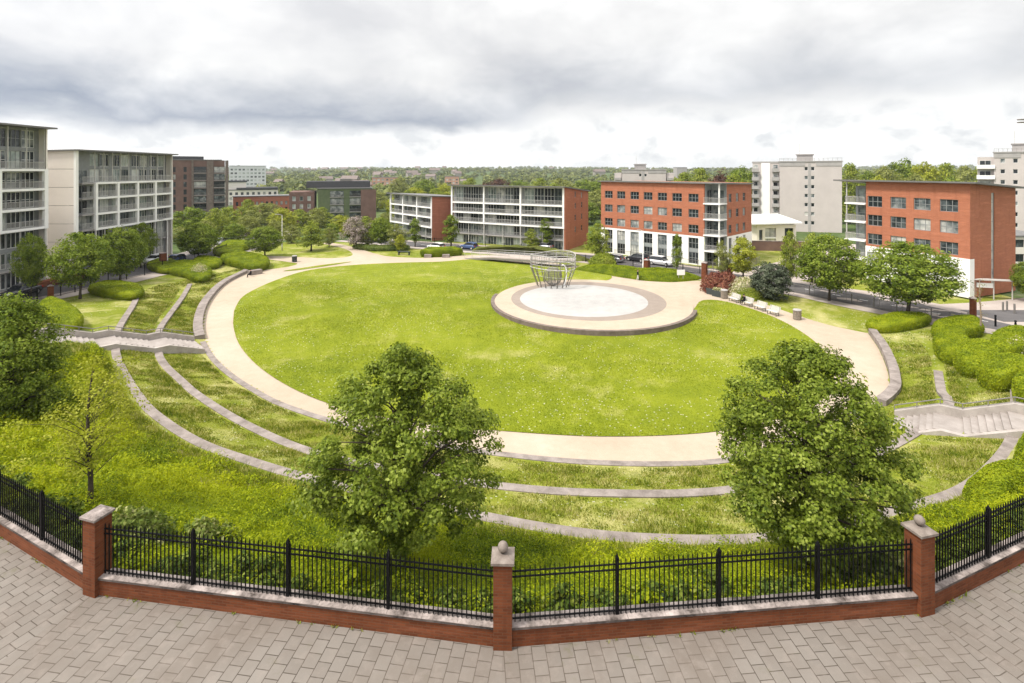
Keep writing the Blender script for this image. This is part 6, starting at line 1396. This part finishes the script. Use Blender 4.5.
for px, py, lb in ((995.5, 327, 'left black roadside bollard'), (1015.5, 333, 'black roadside bollard nearer the photo edge')):
    x, y, z = G(px, py); t = thing('bollard', lb + ' beside the right hedge mound', 'bollard', (x, y, z), 0, 'black bollards by the road'); MB().lathe([(.09, -.1), (.09, 1.0), (.07, 1.02), (.07, 1.06), (.1, 1.08), (.1, 1.2), (.05, 1.26)], n=14).build('shaft', 'iron', t)
for px, py, lb in ((1003, 312, 'grey bollard left of the pair beyond the shelter road'), (1007, 311, 'grey bollard beside its twin by the shelter'), (1014.5, 314, 'lone grey bollard at the right of the shelter')):
    x, y, z = G(px, py); t = thing('bollard', lb, 'bollard', (x, y, z), 0, 'grey bollards by the shelter'); MB().lathe([(.1, -.1), (.1, 1.15), (.06, 1.2)], n=12).build('shaft', 'steel_dark', t)
x, y, z = G(1003, 300); t = thing('cycle_shelter', 'open steel cycle shelter frame with a flat rail roof at the right edge', 'shelter', (x, y, z), -.25); m = MB()
for s in (-3, -1, 1, 3): MB().tube([(s, 0, -.1), (s, 0, 2.5)], .07, 8).build('post', 'steel', t)
m.box(-3.3, 3.3, -.5, .5, 2.5, 2.60); m.build('roof', 'steel', t); MB().box(-2.9, -1.1, -.09, -.072, 1.5, 2.1).build('side_panel', 'white', t)
for s in (1.1, 2.35): MB().box(s - .35, s + .35, -.56, -.51, 2.0, 2.45).build('yellow_sign', 'yellow', t)
# raised planting bed by the left street
t = thing('brick_planter', 'low orange brick planting bed on the pavement of the left street', 'planter', (-67 + 2.2, 71.8, Tz(-64.8, 71.8)), R(90)); MB().box(-3, 5, -.6, .6, -.1, .9).build('bed_wall', 'brick_near', t)

# ------------------------------------------------------------------ people
def person(label, x, y, rz, joints, radii, edges, top, legs, hair=True, z=None):
    t = thing('person', label, 'person', (x, y, Tz(x, y) if z is None else z), rz)
    me = bpy.data.meshes.new('body'); me.from_pydata([Vector(j) for j in joints], edges, []); o = link('body', me, t)
    md = o.modifiers.new('skin', 'SKIN'); md.use_smooth_shade = True
    for i, r_ in enumerate(radii): me.skin_vertices[0].data[i].radius = (r_, r_)
    me.skin_vertices[0].data[0].use_root = True
    sd_ = o.modifiers.new('sub', 'SUBSURF'); sd_.levels = 1; sd_.render_levels = 1
    dg = bpy.context.evaluated_depsgraph_get(); dg.update(); me2 = bpy.data.meshes.new_from_object(o.evaluated_get(dg)); o.modifiers.clear(); o.data = me2
    me2.materials.clear(); me2.materials.append(MATS[top]); me2.materials.append(MATS[legs]); me2.materials.append(MATS['skin'])
    hip, head = joints[0][2], joints[3][2]
    for p in me2.polygons:
        c = p.center; p.material_index = 2 if c.z > joints[2][2] + .02 else (1 if (c.z < hip - .02 or (len(joints) > 14 and c.y < joints[0][1] - .18 and c.z < hip + .12)) else 0)
    if hair:
        hj = Vector(joints[3]); m = MB(); m.lathe([(.085, -.02), (.105, .03), (.108, .08), (.085, .13), (.03, .155)], (hj.x, hj.y + .015, hj.z - .02), 12); m.build('hair', 'hair', t, smooth=True)
    return t
stand = [(0, 0, .93), (0, 0, 1.20), (0, 0, 1.45), (0, -.02, 1.60), (0, -.02, 1.70), (-.18, 0, 1.40), (-.24, .05, 1.13), (-.22, -.08, .90), (.18, 0, 1.40), (.24, -.03, 1.13), (.22, -.18, .93), (-.10, 0, .86), (-.11, -.10, .48), (-.11, -.02, .07), (-.11, -.16, .03), (.10, 0, .86), (.11, .06, .48), (.11, .20, .10), (.11, .08, .04)]
se = [(0, 1), (1, 2), (2, 3), (3, 4), (2, 5), (5, 6), (6, 7), (2, 8), (8, 9), (9, 10), (0, 11), (11, 12), (12, 13), (13, 14), (0, 15), (15, 16), (16, 17), (17, 18)]
sr = [.14, .15, .07, .095, .08, .07, .05, .04, .07, .05, .04, .10, .07, .045, .04, .10, .07, .045, .04]
sit = [(0, 0, .50), (0, .04, .78), (0, .0, 1.02), (0, -.05, 1.17), (0, -.06, 1.27), (-.18, 0, .97), (-.25, -.06, .72), (-.16, -.28, .58), (.18, 0, .97), (.25, -.06, .72), (.16, -.28, .58), (-.10, -.04, .48), (-.13, -.45, .50), (-.13, -.47, .08), (-.13, -.62, .04), (.10, -.04, .48), (.13, -.45, .50), (.13, -.47, .08), (.13, -.62, .04)]
g = G(637, 280.0); person('person in a black top and pale trousers walking past the long plaza hedge', g[0], g[1] - .5, 1.2, stand, sr, se, 'cloth_black', 'cloth_pale')
g = bl[1]; person('person in black sitting at the planter end of the second white bench', bl[1][0] + .35 - .45 * math.cos(dirb) + .02 * math.sin(dirb), bl[1][1] + .35 - .45 * math.sin(dirb) - .02 * math.cos(dirb), dirb, sit, sr, se, 'cloth_black', 'cloth_black', z=Tz(bl[1][0] + .35, bl[1][1] + .35) + .10)
e = C0[0]; x, y, z = G(250.5, 277); person('person in dark clothes sitting on the far end of the raised stone kerb', x + .1, y - .1, -.9, sit, sr, se, 'cloth_black', 'cloth_black', z=Tz(x, y) - .02)
x, y, z = G(255, 274.5); t = thing('stone_block', 'pale stone end block of the raised kerb behind the seated person', 'stone block', (x, y, z), .9); m = MB().box(-1.0, 1.0, -.5, .5, -.2, .75); m.build('block', 'kerb', t, bevel=.05)
